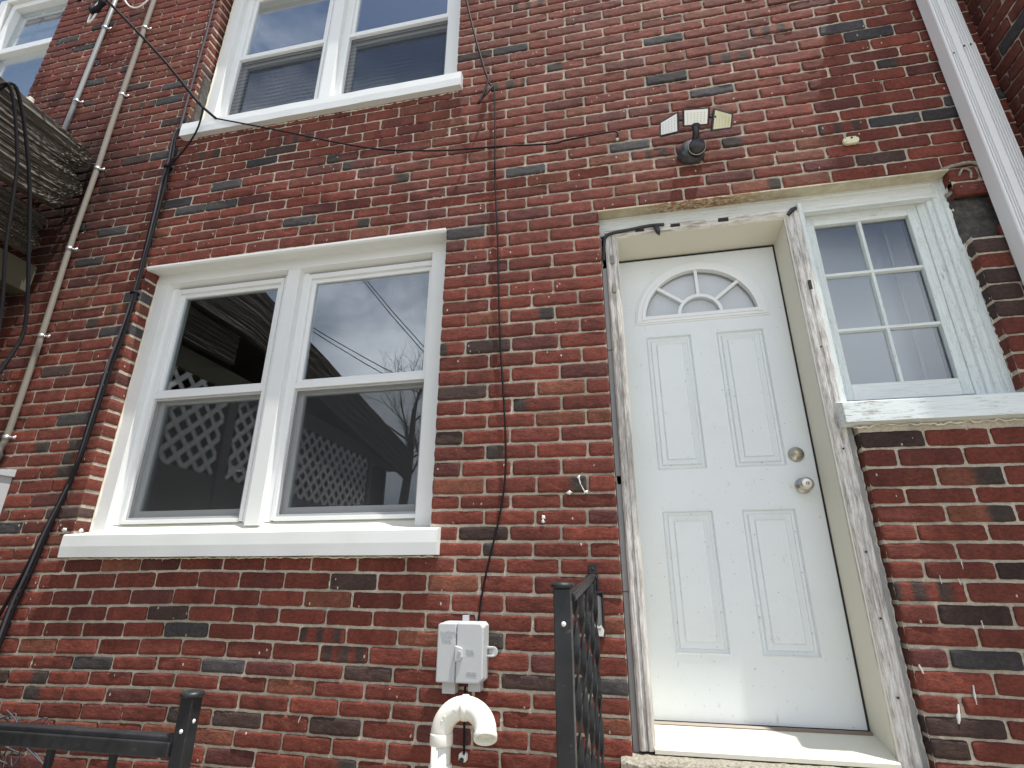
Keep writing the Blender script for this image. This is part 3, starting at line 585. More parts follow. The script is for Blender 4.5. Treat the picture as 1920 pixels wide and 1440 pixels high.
# ---------------- side light
sd = empty('side_window', (1.16,0,.58), parent=house); sd['label'] = 'small six-pane side window with peeling white paint'
mb = MB()
mb.prism([(.868,.062),(.868,.046),(.886,.046),(.889,.052),(.889,.10),(.906,.10),(.906,.14),(.868,.14)], .66, 1.66, 'z')
mb.prism([(1.376,.145),(1.376,.112),(1.400,.100),(1.404,.088),(1.420,.084),(1.424,.074),(1.446,.066),(1.450,.056),(1.470,.052),(1.478,.062),(1.478,.145)], .69, 1.71, 'z')
mb.build('side_trim', M['peelv'], sd, .001)
mb = MB(); mb.prism([(.145,1.612),(.118,1.612),(.112,1.628),(.100,1.632),(.098,1.648),(.086,1.652),(.084,1.668),(.074,1.672),(.072,1.70),(.145,1.70)], .889, 1.44, 'x'); mb.build('head_trim', M['peelh'], sd, .001)
mb = MB(); gx0,gx1,gz0,gz1 = .946,1.336,.786,1.574
mb.box(.906,gx0,.118,.15,.716,1.616); mb.box(gx1,1.376,.118,.15,.716,1.616); mb.build('sash_stile', M['peelv'], sd, .0025)
mb = MB(); mb.box(gx0,gx1,.119,.15,.716,gz0); mb.box(gx0,gx1,.119,.15,gz1,1.616); mb.build('sash_rail', M['peelh'], sd, .0025)
mb = MB(); mb.prism([(1.128,.142),(1.132,.124),(1.144,.124),(1.148,.142)], gz0, gz1, 'z'); mb.build('muntin', M['peelv'], sd, 0)
for z in (1.035,1.309):
    mb = MB(); mb.prism([(.143,z-.010),(.1232,z-.006),(.1232,z+.006),(.143,z+.010)], gx0, gx1, 'x'); mb.build('muntin', M['peelh'], sd, 0)
for i,(a,b) in enumerate(((gx0,1.130),(1.146,gx1))):
    for (c_,d_) in ((gz0,1.026),(1.044,1.300),(1.318,gz1)):
        mb = MB(); mb.box(a-.001,b+.001,.1395,.1425,c_-.001,d_+.001); mb.build('pane', M['glassold'], sd)
mb = MB(); mb.prism([(-.034,.664),(-.036,.584),(.02,.580),(.155,.60),(.155,.716),(.115,.712)], .838, 1.66, 'x'); mb.build('sill', M['peelsill'], sd, .0015)
mb = MB(); mb.box(1.285,1.297,.24,.26,.7,1.6); mb.build('reflection_bar', mat('grey_reflection_bar',(.42,.44,.45),.6), sd, .002)  # grey bar standing in for a faint frame reflection in the right panes
mb = MB(); mb.box(.89,1.40,.30,.31,.66,1.68); mb.build('curtain', M['curtain'], sd)
# rough mortar and dark parging where bricks are missing
def lumpy(mb, x0,x1,y,z0,z1, amp, n=14, seed=0, thick=.03):
    rg = np.random.RandomState(seed); v = []
    for i in range(n):
        for j in range(n):
            u,w_ = i/(n-1),j/(n-1); e = min(u,1-u,w_,1-w_)*n; f = min(1,e/1.5)
            v.append((x0+(x1-x0)*u+rg.normal(0,.003)*(1 if f<1 else .4), y-amp*f*(.6+.5*rg.rand())+thick*(1-f), z0+(z1-z0)*w_+rg.normal(0,.003)))
    mb.add(v,[(i*n+j,(i+1)*n+j,(i+1)*n+j+1,i*n+j+1) for i in range(n-1) for j in range(n-1)])
mb = MB(); lumpy(mb,1.455,1.625,.045,1.335,1.60,.012,16,2); mb.build('parging', M['parge'], house, 0, True)
mb = MB(); mb.box(1.478,1.60,.02,.1,1.34,1.36); lumpy(mb,1.46,1.62,.02,1.585,1.615,.022,10,3); mb.tube(spline([(1.44,.0,1.705),(1.50,-.006,1.715),(1.56,-.004,1.72),(1.60,-.006,1.69),(1.615,-.004,1.64),(1.60,.0,1.60)]), [.006+.003*abs(math.sin(i*1.3)) for i in range(31)], 6)
mb.tube(spline([(1.50,-.004,1.66),(1.52,-.008,1.69),(1.545,-.006,1.675),(1.54,-.004,1.64)]), .005, 6)
mb.build('mortar_repair', M['concrete'], house, 0, True)
DRIP = [(1.108,.092,1.106,.060,.0016),(1.045,-.290,1.040,-.345,.0030),(.990,-.345,.978,-.400,.0065),(1.030,.040,1.032,.012,.0010),(1.085,.03,1.087,.01,.0014),(1.118,-.10,1.120,-.125,.0012),(.905,-.235,.912,-.262,.0030),(-1.245,.015,-1.243,-.005,.0016),(-1.30,-.48,-1.308,-.502,.0012),(-.183,.425,-.175,.39,.005),(-.175,.39,-.158,.355,.0045),(-.230,.358,-.205,.357,.006),(-.335,.27,-.330,.24,.0035)]
# sealant smears and paint blobs on the wall
mb = MB()
for (x,z,s_) in ((-.182,.418,1.3),(-.155,.357,1.0),(-.222,.358,1.2),(-2.578-.12,.25,1.6),(-2.60,.243,1.2),(-.33,.26,.9),(-.332,.245,1)):
    nn = 14; rr = [.0095*s_*(.55+.9*rng.rand()) for _ in range(nn)]; v = [(x,-.0035,z)]+[(x+rr[i]*.6*math.cos(6.283*i/nn),-.0028,z+rr[i]*.5*math.sin(6.283*i/nn)) for i in range(nn)]+[(x+rr[i]*math.cos(6.283*i/nn),.004,z+rr[i]*.8*math.sin(6.283*i/nn)) for i in range(nn)]
    mb.add(v,[(0,1+i,1+(i+1)%nn) for i in range(nn)]+[(1+i,1+nn+i,1+nn+(i+1)%nn,1+(i+1)%nn) for i in range(nn)])
for (xa,za,xb,zb_,w_) in DRIP:
    v = []; n_ = 7
    for i in range(n_):
        t = i/(n_-1); hw = w_*(.35+.65*math.sin(math.pi*(t*.8+.1)))*(.7+.6*rng.rand()); x = xa+(xb-xa)*t+rng.normal(0,.0006); z = za+(zb_-za)*t; v += [(x-hw,.002,z),(x-hw*.4,-.0032,z),(x+hw*.4,-.0032,z),(x+hw,.002,z)]
    mb.add(v,[(4*i+j,4*i+j+1,4*i+5+j,4*i+4+j) for i in range(n_-1) for j in range(3)])
mb.build('sealant_smear', M['whiteplastic'], house, 0, True)
# ragged sealant at the brick edge of door surround and side light
mb = MB()
for x,y,z0,z1,rr in ((1.474,.050,.66,1.70,.0035),(.884,.052,-.55,.56,.003),(-.033,.075,-.5,1.70,.004)):
    pts = [(x+rng.normal(0,.0022),y+rng.normal(0,.001),z) for z in np.linspace(z0,z1,int((z1-z0)/.014))]; mb.tube(pts,[rr*(.6+.8*rng.rand()) for _ in pts],6)
pts = [(x,-.002+rng.normal(0,.002),.572+rng.normal(0,.003)) for x in np.linspace(.87,1.62,70)]; mb.tube(pts,[.0032*(.3+1.1*rng.rand()) for _ in pts],6)
for z in (.112,2.682): pts = [(x,.0+rng.normal(0,.001),z+rng.normal(0,.0015)) for x in np.linspace(-2.62,-.79,150)]; mb.tube(pts,[.0035*(.4+rng.rand()) for _ in pts],5)
mb.build('sealant_bead', M['caulk'], house, 0, True)

# ---------------- downspout: fluted white aluminium
ds = empty('downspout', (1.634,-.05,GZ+.2), parent=house); ds['label'] = 'white ribbed downspout in the corner'
def fluted(z0,z1,gr=0.):
    x0,x1,yf,yb = 1.579-gr,1.689+gr,-.085-gr,-.012+gr
    P_ = [(x0,yb),(x0,yf+.008),(x0+.003,yf+.002)]
    xs = []; 
    for a in (.010,.020,.029): P_ += [(x0+a-.0034,yf),(x0+a-.0024,yf+.010),(x0+a+.0016,yf+.010),(x0+a+.0030,yf)]
    for a in (.062,.072,.082,.092,.101): P_ += [(x0+a-.0034,yf),(x0+a-.0024,yf+.010),(x0+a+.0016,yf+.010),(x0+a+.0030,yf)]
    P_ += [(x1-.002,yf+.002),(x1,yf+.008),(x1,yb)]
    return MB().prism(P_, z0, z1, 'z')
fluted(2.305,5.0).build('upper_pipe', M['aluminium'], ds, 0)
fluted(GZ+.15,2.310,.0018).build('lower_pipe', M['aluminium'], ds, 0)
mb = MB()
for x,z in ((1.641,2.297),(1.668,2.300)): mb.lathe([(.004,0),(.004,.004),(.0,.005)],(x,-.0868,z),(0,-1,0),8)
mb.lathe([(.003,0),(.003,.004),(0,.005)],(1.592,-.0868,2.265),(0,-1,0),8); mb.build('rivet', M['darkgap'], ds)

# ---------------- ground, landing, steps
def sheet(name, x0,x1,y0,y1,z,m):
    mb = MB(); mb.add([(x0,y0,z),(x1,y0,z),(x1,y1,z),(x0,y1,z)],[(0,1,2,3)]); o = mb.build(name, m); o['kind'] = 'structure'; return o
sheet('ground', -120,120,-160,60,GZ,M['ground'])
mb = MB(); mb.box(-1.62,1.76,-.92,-.004,GZ-.01,-.76); o = mb.build('landing', M['concrete'], None, .01); o['kind'] = 'structure'
mb = MB()
for i in range(4): mb.box(-1.05+.0*i,-.22,-.92-.27*(i+1),-.92-.27*i+.001,GZ-.01,-.76-.172*(i+1))
o = mb.build('path_steps', M['concrete'], None, .008); o['kind'] = 'structure'
mb = MB(); n = 60; v = []
for i in range(n):
    x = -.075+(1.0+.075)*i/(n-1); a = rng.normal(0,.003); b = rng.normal(0,.003)
    v += [(x,.24,-.5425),(x,-.030+a,-.5445+b*.4),(x,-.044+a,-.556+b),(x,-.046+b,-.60),(x,-.046+a,-.77),(x,.24,-.77)]
mb.add(v,[(i*6+j,(i+1)*6+j,(i+1)*6+(j+1)%6,i*6+(j+1)%6) for i in range(n-1) for j in range(6)]+[tuple(range(6)),tuple(range(6*n-6,6*n))[::-1]])
mb.build('doorstep', M['concrete'], house, 0, False)

# ---------------- iron railing by the door
def post(name, x,y,z0,z1,s_,par):
    mb = MB(); mb.box(x-s_/2,x+s_/2,y-s_/2,y+s_/2,z0,z1); return mb.build(name, M['iron'], par, .002)
def cap(x,y,z,r_,par):
    mb = MB(); mb.lathe([(.0,.013),(r_*.55,.012),(r_*.88,.009),(r_,.004),(r_*.97,-.001),(r_*.8,-.004),(.0,-.004)],(x,y,z),(0,0,1),24); return mb.build('post_cap', M['iron'], par, 0, True)
rl = tag(empty('door_railing',(-.16,-.4,-.76)), 'short black iron railing with twisted bars, running out from the wall beside the door', 'railing')
post('post', -.166,-.8,-.77,-.006,.041,rl); cap(-.166,-.8,-.002,.030,rl)
mb = MB(); mb.lathe([(.0,.003),(.0045,.002),(.006,0)],(-.163,-.8205,-.084),(0,-1,0),12); mb.build('screw', M['whiteplastic'], rl, 0, True)
mb = MB()
pa, pb = Vector((-.150,-.778,-.028)), Vector((-.146,-.012,.030)); 
def barr(mb,a,b,w_,h): 
    d = (b-a).normalized(); s_ = d.cross(Vector((0,0,1))).normalized()*w_/2; u_ = s_.cross(d).normalized()*h/2
    mb.hexa([a-s_-u_,a+s_-u_,a+s_+u_,a-s_+u_,b-s_-u_,b+s_-u_,b+s_+u_,b-s_+u_])
barr(mb,pa,pb,.026,.014); barr(mb,pa+Vector((0,0,.008)),pb+Vector((0,0,.008)),.018,.008); mb.build('handrail', M['iron'], rl, .002)
mb = MB(); barr(mb,Vector((-.150,-.778,-.66)),Vector((-.146,-.012,-.66)),.026,.012); mb.build('bottom_rail', M['iron'], rl, .002)
def twisted(x,y,z0,z1,par,ph=0,s_=.0075,name='twisted_bar'):
    mb = MB(); n = 160; v = []
    for i in range(n+1):
        t = i/n; a = ph+ t*math.pi*5.0
        for j in range(4):
            ca,sa = math.cos(a),math.sin(a); px_,py_ = ((.0088,.0032),(-.0088,.0032),(-.0088,-.0032),(.0088,-.0032))[j]; v.append((x+px_*ca-py_*sa,y+px_*sa+py_*ca,z0+(z1-z0)*t))
    mb.add(v,[(i*4+j,i*4+(j+1)%4,i*4+4+(j+1)%4,i*4+4+j) for i in range(n) for j in range(4)]); return mb.build(name, M['iron'], par)
for i,y in enumerate((-.655,-.51,-.365,-.22,-.075)): twisted(-.150+.004*i,y,-.66,-.034+.075*(.8+y)/.8*.78,rl,i*1.3)
mb = MB(); mb.box(-.157,-.127,-.006,0,.040,.080); mb.lathe([(.0,.006),(.005,.004),(.006,0)],(-.142,-.006,.062),(0,-1,0),10)
n = 14; 
mb.tube([(-.146+.022*math.cos(math.pi*i/n),-.016,.018+.022*math.sin(math.pi*i/n)) for i in range(n+1)],.0035,6)
mb.box(-.170,-.165,-.03,0,-.03,.02); mb.box(-.127,-.122,-.03,0,-.03,.02); mb.box(-.17,-.122,-.006,0,-.03,.04)
mb.build('wall_bracket', M['iron'], rl, .001)
# landing guard railing parallel to the wall, lower left
lr = tag(empty('landing_railing',(-1.6,-.8,-.76)), 'black iron guard railing with flat top rail and capped post, bottom left', 'railing')
post('post', -1.148,-.8,GZ,-.276,.037,lr); cap(-1.148,-.8,-.272,.030,lr)
mb = MB(); mb.lathe([(.0,.003),(.0045,.002),(.0055,0)],(-1.146,-.8185,-.350),(0,-1,0),10); mb.lathe([(.0,.003),(.0045,.002),(.0055,0)],(-1.1295,-.80,-.330),(1,0,0),10); mb.build('screw', M['whiteplastic'], lr, 0, True)
mb = MB(); mb.box(-2.6,-1.168,-.826,-.774,-.408,-.374); mb.box(-2.6,-1.168,-.818,-.782,-.376,-.362); mb.build('top_rail', M['iron'], lr, .003)
mb = MB(); mb.box(-2.6,-1.168,-.813,-.787,GZ+.10,GZ+.12); mb.build('bottom_rail', M['iron'], lr, .003)
for x in (-1.349,-1.548,-1.747,-1.946,-2.145,-2.344): 
    mb = MB(); mb.box(x-.0075,x+.0075,-.8075,-.7925,GZ+.11,-.396); mb.build('baluster', M['iron'], lr, .001)
post('post', -2.6,-.8,GZ,-.276,.037,lr)

# ---------------- utility box with lid, tabs and moulded writing
ub = tag(empty('utility_box',(-.634,0,-.36)), 'light grey plastic utility box with latched lid, on brick above the white vent pipe', 'utility box')
def rbox(mb, x0,x1,y0,y1,z0,z1,c,mi=0): mb.prism([(x0+c,z0),(x1-c,z0),(x1,z0+c),(x1,z1-c),(x1-c,z1),(x0+c,z1),(x0,z1-c),(x0,z0+c)],y0,y1,'y',mi)
mb = MB(); rbox(mb,-.722,-.548,-.060,-.004,-.332,-.128,.012); mb.build('base', M['utility'], ub, .002)
mb = MB(); mb.prism([(-.724,-.330),(-.651,-.330),(-.651,-.131),(-.716,-.131),(-.724,-.139)],-.094,-.058,'y'); mb.build('left_lid', M['utility'], ub, .005)
mb = MB(); mb.prism([(-.649,-.330),(-.562,-.330),(-.546,-.316),(-.546,-.145),(-.558,-.130),(-.649,-.130)],-.096,-.058,'y'); mb.build('right_lid', M['utility'], ub, .005)
mb = MB(); mb.prism([(-.652,-.206),(-.624,-.214),(-.622,-.244),(-.630,-.256),(-.652,-.262)],-.104,-.092,'y'); mb.build('latch', M['utility'], ub, .003)
mb = MB(); mb.lathe([(.006,0),(.006,.006),(.004,.007),(.0,.005)],(-.634,-.103,-.228),(0,-1,0),12); mb.lathe([(.0045,0),(.0045,.002),(0,.001)],(-.630,-.1035,-.246),(0,-1,0),12); mb.build('latch_screw', M['utility2'], ub)
mb = MB(); mb.box(-.548,-.524,-.028,-.012,-.250,-.242); mb.box(-.548,-.524,-.028,-.012,-.222,-.214); mb.lathe([(.018,0),(.018,.004)],(-.527,-.014,-.232),(0,-1,0),16); mb.build('side_tab', M['utility'], ub, .002)
mb = MB(); mb.box(-.652,-.628,-.016,0,-.128,-.108); mb.build('top_tab', M['utility'], ub, .001)
mb = MB(); mb.box(-.712,-.662,-.050,-.004,-.372,-.33); mb.box(-.612,-.566,-.050,-.004,-.362,-.33); mb.build('cable_entry', M['utility'], ub, .002)
def text(body, loc, size, m, par, name='lettering', ext=.0006, rot=(R(90),0,0)):
    cu = bpy.data.curves.new(name,'FONT'); cu.body = body; cu.size = size; cu.extrude = ext; cu.align_x = 'LEFT'; cu.space_line = 1.05
    o = bpy.data.objects.new(name, cu); C.collection.objects.link(o); dg = bpy.context.evaluated_depsgraph_get(); me = bpy.data.meshes.new_from_object(o.evaluated_get(dg)); bpy.data.objects.remove(o)
    o = bpy.data.objects.new(name, me); C.collection.objects.link(o); me.materials.append(m); o.rotation_euler = rot; o.location = Vector(loc)-wloc(par); o.parent = par; return o
text('CUSTOMER\n ACCESS\n  PANEL', (-.712,-.0945,-.168), .013, M['utility2'], ub)
text('TELCO\nACCESS', (-.610,-.0965,-.225), .009, M['utility2'], ub)
text('NETWORK\nINTERFACE', (-.606,-.0965,-.296), .0075, M['utility2'], ub)

# ---------------- white PVC vent pipe
pv = tag(empty('vent_pipe',(-.605,-.35,-.76)), 'white plastic vent pipe with hooked U-bend, below the grey utility box', 'pipe')
rp = .030; yb = -.35
mb = MB(); mb.tube([(-.607,yb,-.78),(-.607,yb,-.425)], rp, 28); mb.build('riser', M['pvc'], pv, 0, True)
for z in (-.452,-.535):
    mb = MB(); mb.lathe([(.030,-.016),(.0345,-.016),(.0355,-.013),(.0355,.013),(.0345,.016),(.030,.016)],(-.607,yb,z+.01),(0,0,1),28); mb.build('coupling', M['pvc'], pv, 0, True)
cxp = -.607+.072; rb = .072; cz_ = -.428
arc1 = [(cxp-rb*math.cos(a), yb, cz_+rb*math.sin(a)) for a in [math.pi/2*i/12 for i in range(13)]]
mb = MB(); mb.tube(arc1, .0335, 28); mb.build('first_elbow', M['pvc'], pv, 0, True)
mb = MB(); mb.lathe([(.0335,-.009),(.0368,-.008),(.0368,.008),(.0335,.009)],(cxp+.001,yb,cz_+rb),(1,0,0),28); mb.build('joint_collar', M['pvc'], pv, 0, True)
arc2 = []
for i in range(13):
    a = math.pi/2*i/12; dn = Vector((.10,-.62,-.78)).normalized(); q_ = Vector((cxp,yb,cz_+rb))+Vector((1,0,0))*rb*math.sin(a)+dn*rb*(1-math.cos(a)); arc2.append(tuple(q_))
mb = MB(); mb.tube(arc2, .0335, 28, cap=False); e0 = Vector(arc2[-1]); d = (e0-Vector(arc2[-2])).normalized()
mb.lathe([(.0335,0),(.0352,.002),(.0352,.016),(.0335,.0175),(.0290,.0175),(.0285,.010),(.0275,-.018),(.0265,-.034),(.0,-.034)], e0, d, 28); mb.build('second_elbow', M['pvc'], pv, 0, True)
mb = MB()
for p,s_ in (((-.590,yb-.0335,-.376),.004),((-.597,yb-.0335,-.388),.003),((-.560,yb-.0335,-.357),.0035)): mb.lathe([(s_*.6,.0012),(s_,.001),(s_,-.002)],p,(0,-1,0),12)
mb.build('mould_mark', M['pvc'], pv, 0, True)
mb = MB(); mb.lathe([(.0,.012),(.015,.009),(.022,0),(.022,-.1)],(-.72,-.32,-.548),(0,0,1),20); o = mb.build('pipe_cap', M['pvc'], None, 0, True); tag(o,'small round white pipe top at the bottom edge left of the vent pipe','pipe')

# ---------------- small box beside the railing bracket
lb = tag(empty('wall_box',(-.13,0,-.165)), 'black rimmed open box with grey back plate and torn white label, behind the twisted bars', 'box')
mb = MB(); mb.box(-.166,-.106,-.010,0,-.172,-.018); mb.box(-.112,-.106,-.036,-.010,-.172,-.018); mb.box(-.166,-.160,-.036,-.010,-.172,-.018); mb.box(-.160,-.112,-.036,-.010,-.026,-.018); mb.box(-.160,-.112,-.036,-.010,-.172,-.166); mb.build('rim', M['blackplastic'], lb, .003)
mb = MB(); rbox(mb,-.158,-.114,-.026,-.008,-.162,-.032,.008); mb.build('back_plate', mat('grey_plate',(.33,.33,.31),.5), lb, .002)
mb = MB(); mb.lathe([(.0025,0),(.0025,.002)],(-.131,-.0262,-.068),(0,-1,0),8); mb.build('screw_hole', M['ink'], lb)
mb = MB(); mb.prism([(-.160,-.166),(-.112,-.170),(-.108,-.150),(-.118,-.132),(-.128,-.138),(-.136,-.126),(-.146,-.130),(-.160,-.124)],-.040,-.0365,'y'); mb.build('torn_label', M['sticker'], lb)
mb = MB(); mb.box(-.148,-.144,-.0412,-.040,-.160,-.138)
for i in range(5): mb.box(-.138+i*.004,-.1365+i*.004,-.0412,-.040,-.150,-.142)
mb.box(-.146,-.138,-.0412,-.040,-.162,-.157); mb.build('printing', M['ink'], lb)

# ---------------- motion floodlight
fl = tag(empty('floodlight',(.434,0,1.99)), 'black three-headed security floodlight mounted on the brick above the door', 'floodlight')
def head(name, q, depth, lensm, cols, rows):
    q = [Vector(p) for p in q]; c = sum(q,Vector())/4; nrm = (q[1]-q[0]).cross(q[3]-q[0]).normalized()
    if nrm.y > 0: nrm = -nrm
    mb = MB(); back = [c+(p-c)*.86-nrm*depth for p in q]; mid = [p-nrm*.006 for p in q]; inn = [c+(p-c)*.84 for p in q]; inn2 = [p-nrm*.002 for p in inn]
    v = back+mid+q+inn+inn2; f = [(3,2,1,0)]
    for k_ in range(4): f += [(4*k_+j,4*k_+(j+1)%4,4*k_+4+(j+1)%4,4*k_+4+j) for j in range(4)]
    mb.add(v,f); h = mb.build(name, M['blackplastic'], fl, .0015)
    mb = MB(); mb.add([p+nrm*.0008 for p in inn2],[(0,1,2,3)]); ln = mb.build('lens', lensm, h)
    mb = MB()
    for i in range(cols):
        for j in range(rows):
            u_ = .14+.72*i/(cols-1); w_ = .22+.66*j/(rows-1); p = (inn2[0]*(1-u_)+inn2[1]*u_)*(1-w_)+(inn2[3]*(1-u_)+inn2[2]*u_)*w_+nrm*.0022
            mb.lathe([(.0022,-.001),(.0022,.0005)], p, nrm, 6)
    mb.build('led_array', M['led'], h)
    return h
def hh(o): o.parent = fl
head('lamp_head', [(.387,-.170,2.106),(.512,-.170,2.092),(.504,-.130,2.026),(.385,-.130,2.040)], .03, M['lens'], 6, 6)
head('lamp_head', [(.285,-.112,2.106),(.370,-.160,2.109),(.365,-.130,2.011),(.281,-.090,2.040)], .025, M['lens'], 5, 6)
head('lamp_head', [(.527,-.168,2.085),(.620,-.122,2.080),(.610,-.092,2.022),(.510,-.130,1.988)], .025, M['lenswarm'], 5, 6)
mb = MB(); mb.tube([(.446,-.125,2.045),(.444,-.110,2.01),(.438,-.085,1.975)],[.020,.014,.016],12); mb.tube([(.375,-.145,2.065),(.392,-.145,2.070)],.006,8); mb.tube([(.505,-.145,2.058),(.535,-.145,2.052)],.006,8); mb.build('arm', M['blackplastic'], fl, 0, True)
mb = MB(); mb.lathe([(.064,0),(.064,.014),(.054,.040),(.036,.052),(.0,.054)],(.430,0,1.985),(0,-1,.05),16); mb.build('mount_base', mat('grey_black_plastic',(.05,.055,.062),.3), fl, .001)
mb = MB(); mb.lathe([(.036,0),(.039,.03),(.038,.058),(.031,.068),(.0,.069)],(.446,-.035,1.970),(0,-1,-.35),20); mb.build('motion_sensor', M['blackplastic'], fl, 0, True)
mb = MB(); mb.lathe([(.034,-.002),(.0405,0),(.0405,.005),(.034,.007)],(.446,-.080,1.954),(0,-1,-.35),20); mb.build('sensor_ring', M['greyvinyl'], fl, 0, True)
mb = MB()
for p in ((.384,-.012,2.022),(.478,-.012,2.03),(.388,-.012,1.945)): mb.lathe([(.0,.006),(.005,.004),(.006,0)],p,(0,-1,0),10)
mb.build('fixing_screw', M['galv'], fl, 0, True)

# ---------------- door-bell button
db = tag(empty('doorbell_plate',(1.127,0,1.923)), 'small rounded cream plastic bell plate on the brick right of the floodlight', 'doorbell')
mb = MB(); rbox(mb,1.093,1.161,-.018,0,1.903,1.943,.012); mb.build('cover', M['bell'], db, .005)
mb = MB(); mb.lathe([(.0,.002),(.0045,.002),(.005,0)],(1.130,-.018,1.932),(0,-1,0),12); mb.lathe([(.0018,.0),(.0018,.0012)],(1.104,-.018,1.914),(0,-1,0),8); mb.lathe([(.0018,.0),(.0018,.0012)],(1.151,-.018,1.934),(0,-1,0),8); mb.lathe([(.0018,.0),(.0018,.0012)],(1.104,-.018,1.934),(0,-1,0),8); mb.build('button', M['ink'], db)

# ---------------- conduits and cables
def strap(x,y,z,par,r_=.016):
    mb = MB(); mb.lathe([(r_,-.008),(r_+.003,-.008),(r_+.003,.008),(r_,.008)],(x,y,z),(0,0,1),14); mb.box(x+r_,x+r_+.028,y+.010,y+.016,z-.008,z+.008); mb.lathe([(0,.004),(.004,.003),(.005,0)],(x+r_+.018,y+.010,z),(0,-1,0),8); return mb.build('strap', M['galv'], par, 0, True)
c1 = tag(empty('service_cable',(-3.245,0,.62)), 'thick beige service cable running down the wall to the grey box at left', 'cable')
pts = spline([(-3.262,-.024,5.0),(-3.262,-.024,4.1),(-3.256,-.024,3.6),(-3.250,-.026,3.0),(-3.244,-.024,2.55),(-3.244,-.024,1.95),(-3.226,-.024,1.36),(-3.222,-.024,.78),(-3.235,-.026,.68),(-3.245,-.030,.60)])
mb = MB(); mb.tube(pts,.0155,12); mb.build('sheath', M['conduit'], c1, 0, True)
for z,x in ((3.87,-3.259),(3.20,-3.252),(2.55,-3.244),(1.93,-3.243),(1.335,-3.226),(.735,-3.224)): strap(x,-.024,z,c1)
mb = MB(); mb.lathe([(.016,.05),(.022,.045),(.032,.03),(.034,.0),(.030,-.02),(.024,-.022),(.024,-.045)],(-3.247,-.035,.62),(0,0,1),16); mb.build('gland', mat('dull_gland',(.09,.088,.085),.5,.3), c1, 0, True)
c2 = tag(empty('steel_conduit',(-3.665,0,2.95)), 'thin galvanised conduit between the far left window and the beige cable', 'conduit')
mb = MB(); mb.tube([(-3.652,-.022,5.0),(-3.655,-.022,4.0),(-3.660,-.022,3.3),(-3.668,-.022,2.6)],.0145,12); mb.build('tube', M['conduit2'], c2, 0, True)
for z in (3.985,3.235): strap(-3.655,-.022,z,c2)
mbx = tag(empty('meter_box',(-3.25,0,.1)), 'grey metal service box at the left edge below the beige cable', 'meter box')
mb = MB(); mb.box(-3.50,-3.122,-.11,0,-.05,.520); mb.build('cabinet', M['utility'], mbx, .004)
mb = MB(); mb.prism([(-.135,.517),(-.135,.535),(.0,.56),(.0,.52)],-3.505,-3.112,'x'); mb.build('hood', M['utility'], mbx, .002)
mb = MB(); mb.box(-3.25,-3.168,-.1125,-.1105,.455,.500); mb.box(-3.30,-3.155,-.1125,-.1105,.400,.425); mb.build('label_plate', M['sticker'], mbx)
def cable(name, pts, r_, m, label, group=None, cat='cable', k_=6):
    mb = MB(); sp = spline(pts,k_); mb.tube(sp, r_, 7); o = mb.build(name, m, None, 0, True); return tag(o,label,cat,group)
cable('span_cable', [(-3.4,-.75,3.88),(-3.011,-.450,3.474),(-2.714,-.250,3.155),(-2.526,-.090,2.914),(-2.462,-.075,2.845),(-2.369,-.060,2.757)], .0085, M['blackrubber'], 'dark cable stretched diagonally from the top left down to the upper window sill corner')
cable('drape_cable', [(-2.369,-.060,2.757),(-2.068,-.054,2.638),(-1.840,-.050,2.546),(-1.621,-.046,2.454),(-1.405,-.042,2.367),(-1.201,-.036,2.300),(-.975,-.032,2.252),(-.789,-.032,2.220),(-.549,-.030,2.199),(-.347,-.024,2.177),(-.235,-.024,2.165),(-.179,-.024,2.174),(-.041,-.024,2.180),(.068,-.024,2.182),(.088,-.024,2.167),(.084,-.022,2.140)], .0048, M['blackrubber'], 'thin black cable sagging from the upper sill corner to the clip left of the floodlight')
mb = MB(); mb.lathe([(.0,.012),(.006,.010),(.008,.0)],(.084,-.012,2.135),(0,-1,0),8); tag(mb.build('cable_clip', M['whiteplastic'],None,0,True),'tiny white clip on the brick at the end of the sagging cable','clip')
cable('riser_cable', [(-2.70,-.014,4.6),(-2.700,-.014,4.010),(-2.690,-.014,3.670),(-2.690,-.014,3.409),(-2.690,-.014,3.259),(-2.688,-.014,3.014),(-2.684,-.014,2.873),(-2.684,-.016,2.761)], .0065, M['greycable'], 'thin grey cable running up left of the upper window')
cable('loop_cable', [(-2.537,-.082,2.935),(-2.484,-.080,2.870),(-2.470,-.075,2.810),(-2.490,-.060,2.691),(-2.552,-.050,2.562),(-2.660,-.035,2.447)], .0055, M['blackrubber'], 'black cable curving below the upper sill corner back to the cable bundle')
bp = [(-2.683,-.02,2.771),(-2.690,-.02,2.689),(-2.672,-.02,2.517),(-2.675,-.02,2.454),(-2.674,-.02,2.308),(-2.666,-.02,2.166),(-2.657,-.02,1.932),(-2.655,-.02,1.802),(-2.650,-.02,1.619),(-2.652,-.02,1.412),(-2.662,-.02,1.249),(-2.675,-.02,1.123),(-2.682,-.02,.970),(-2.690,-.02,.793),(-2.695,-.02,.637),(-2.708,-.02,.515),(-2.735,-.02,.370),(-2.765,-.02,.230),(-2.795,-.02,.059),(-2.829,-.02,-.083),(-2.845,-.02,-.197),(-2.86,-.02,-.45),(-2.87,-.02,-.9)]
labs = ['black cable on the left side of the taped bundle left of the lower window','black cable in the middle of the taped bundle left of the lower window','black cable on the right side of the taped bundle left of the lower window','black cable that swings loose from the bottom of the bundle near the lower sill']
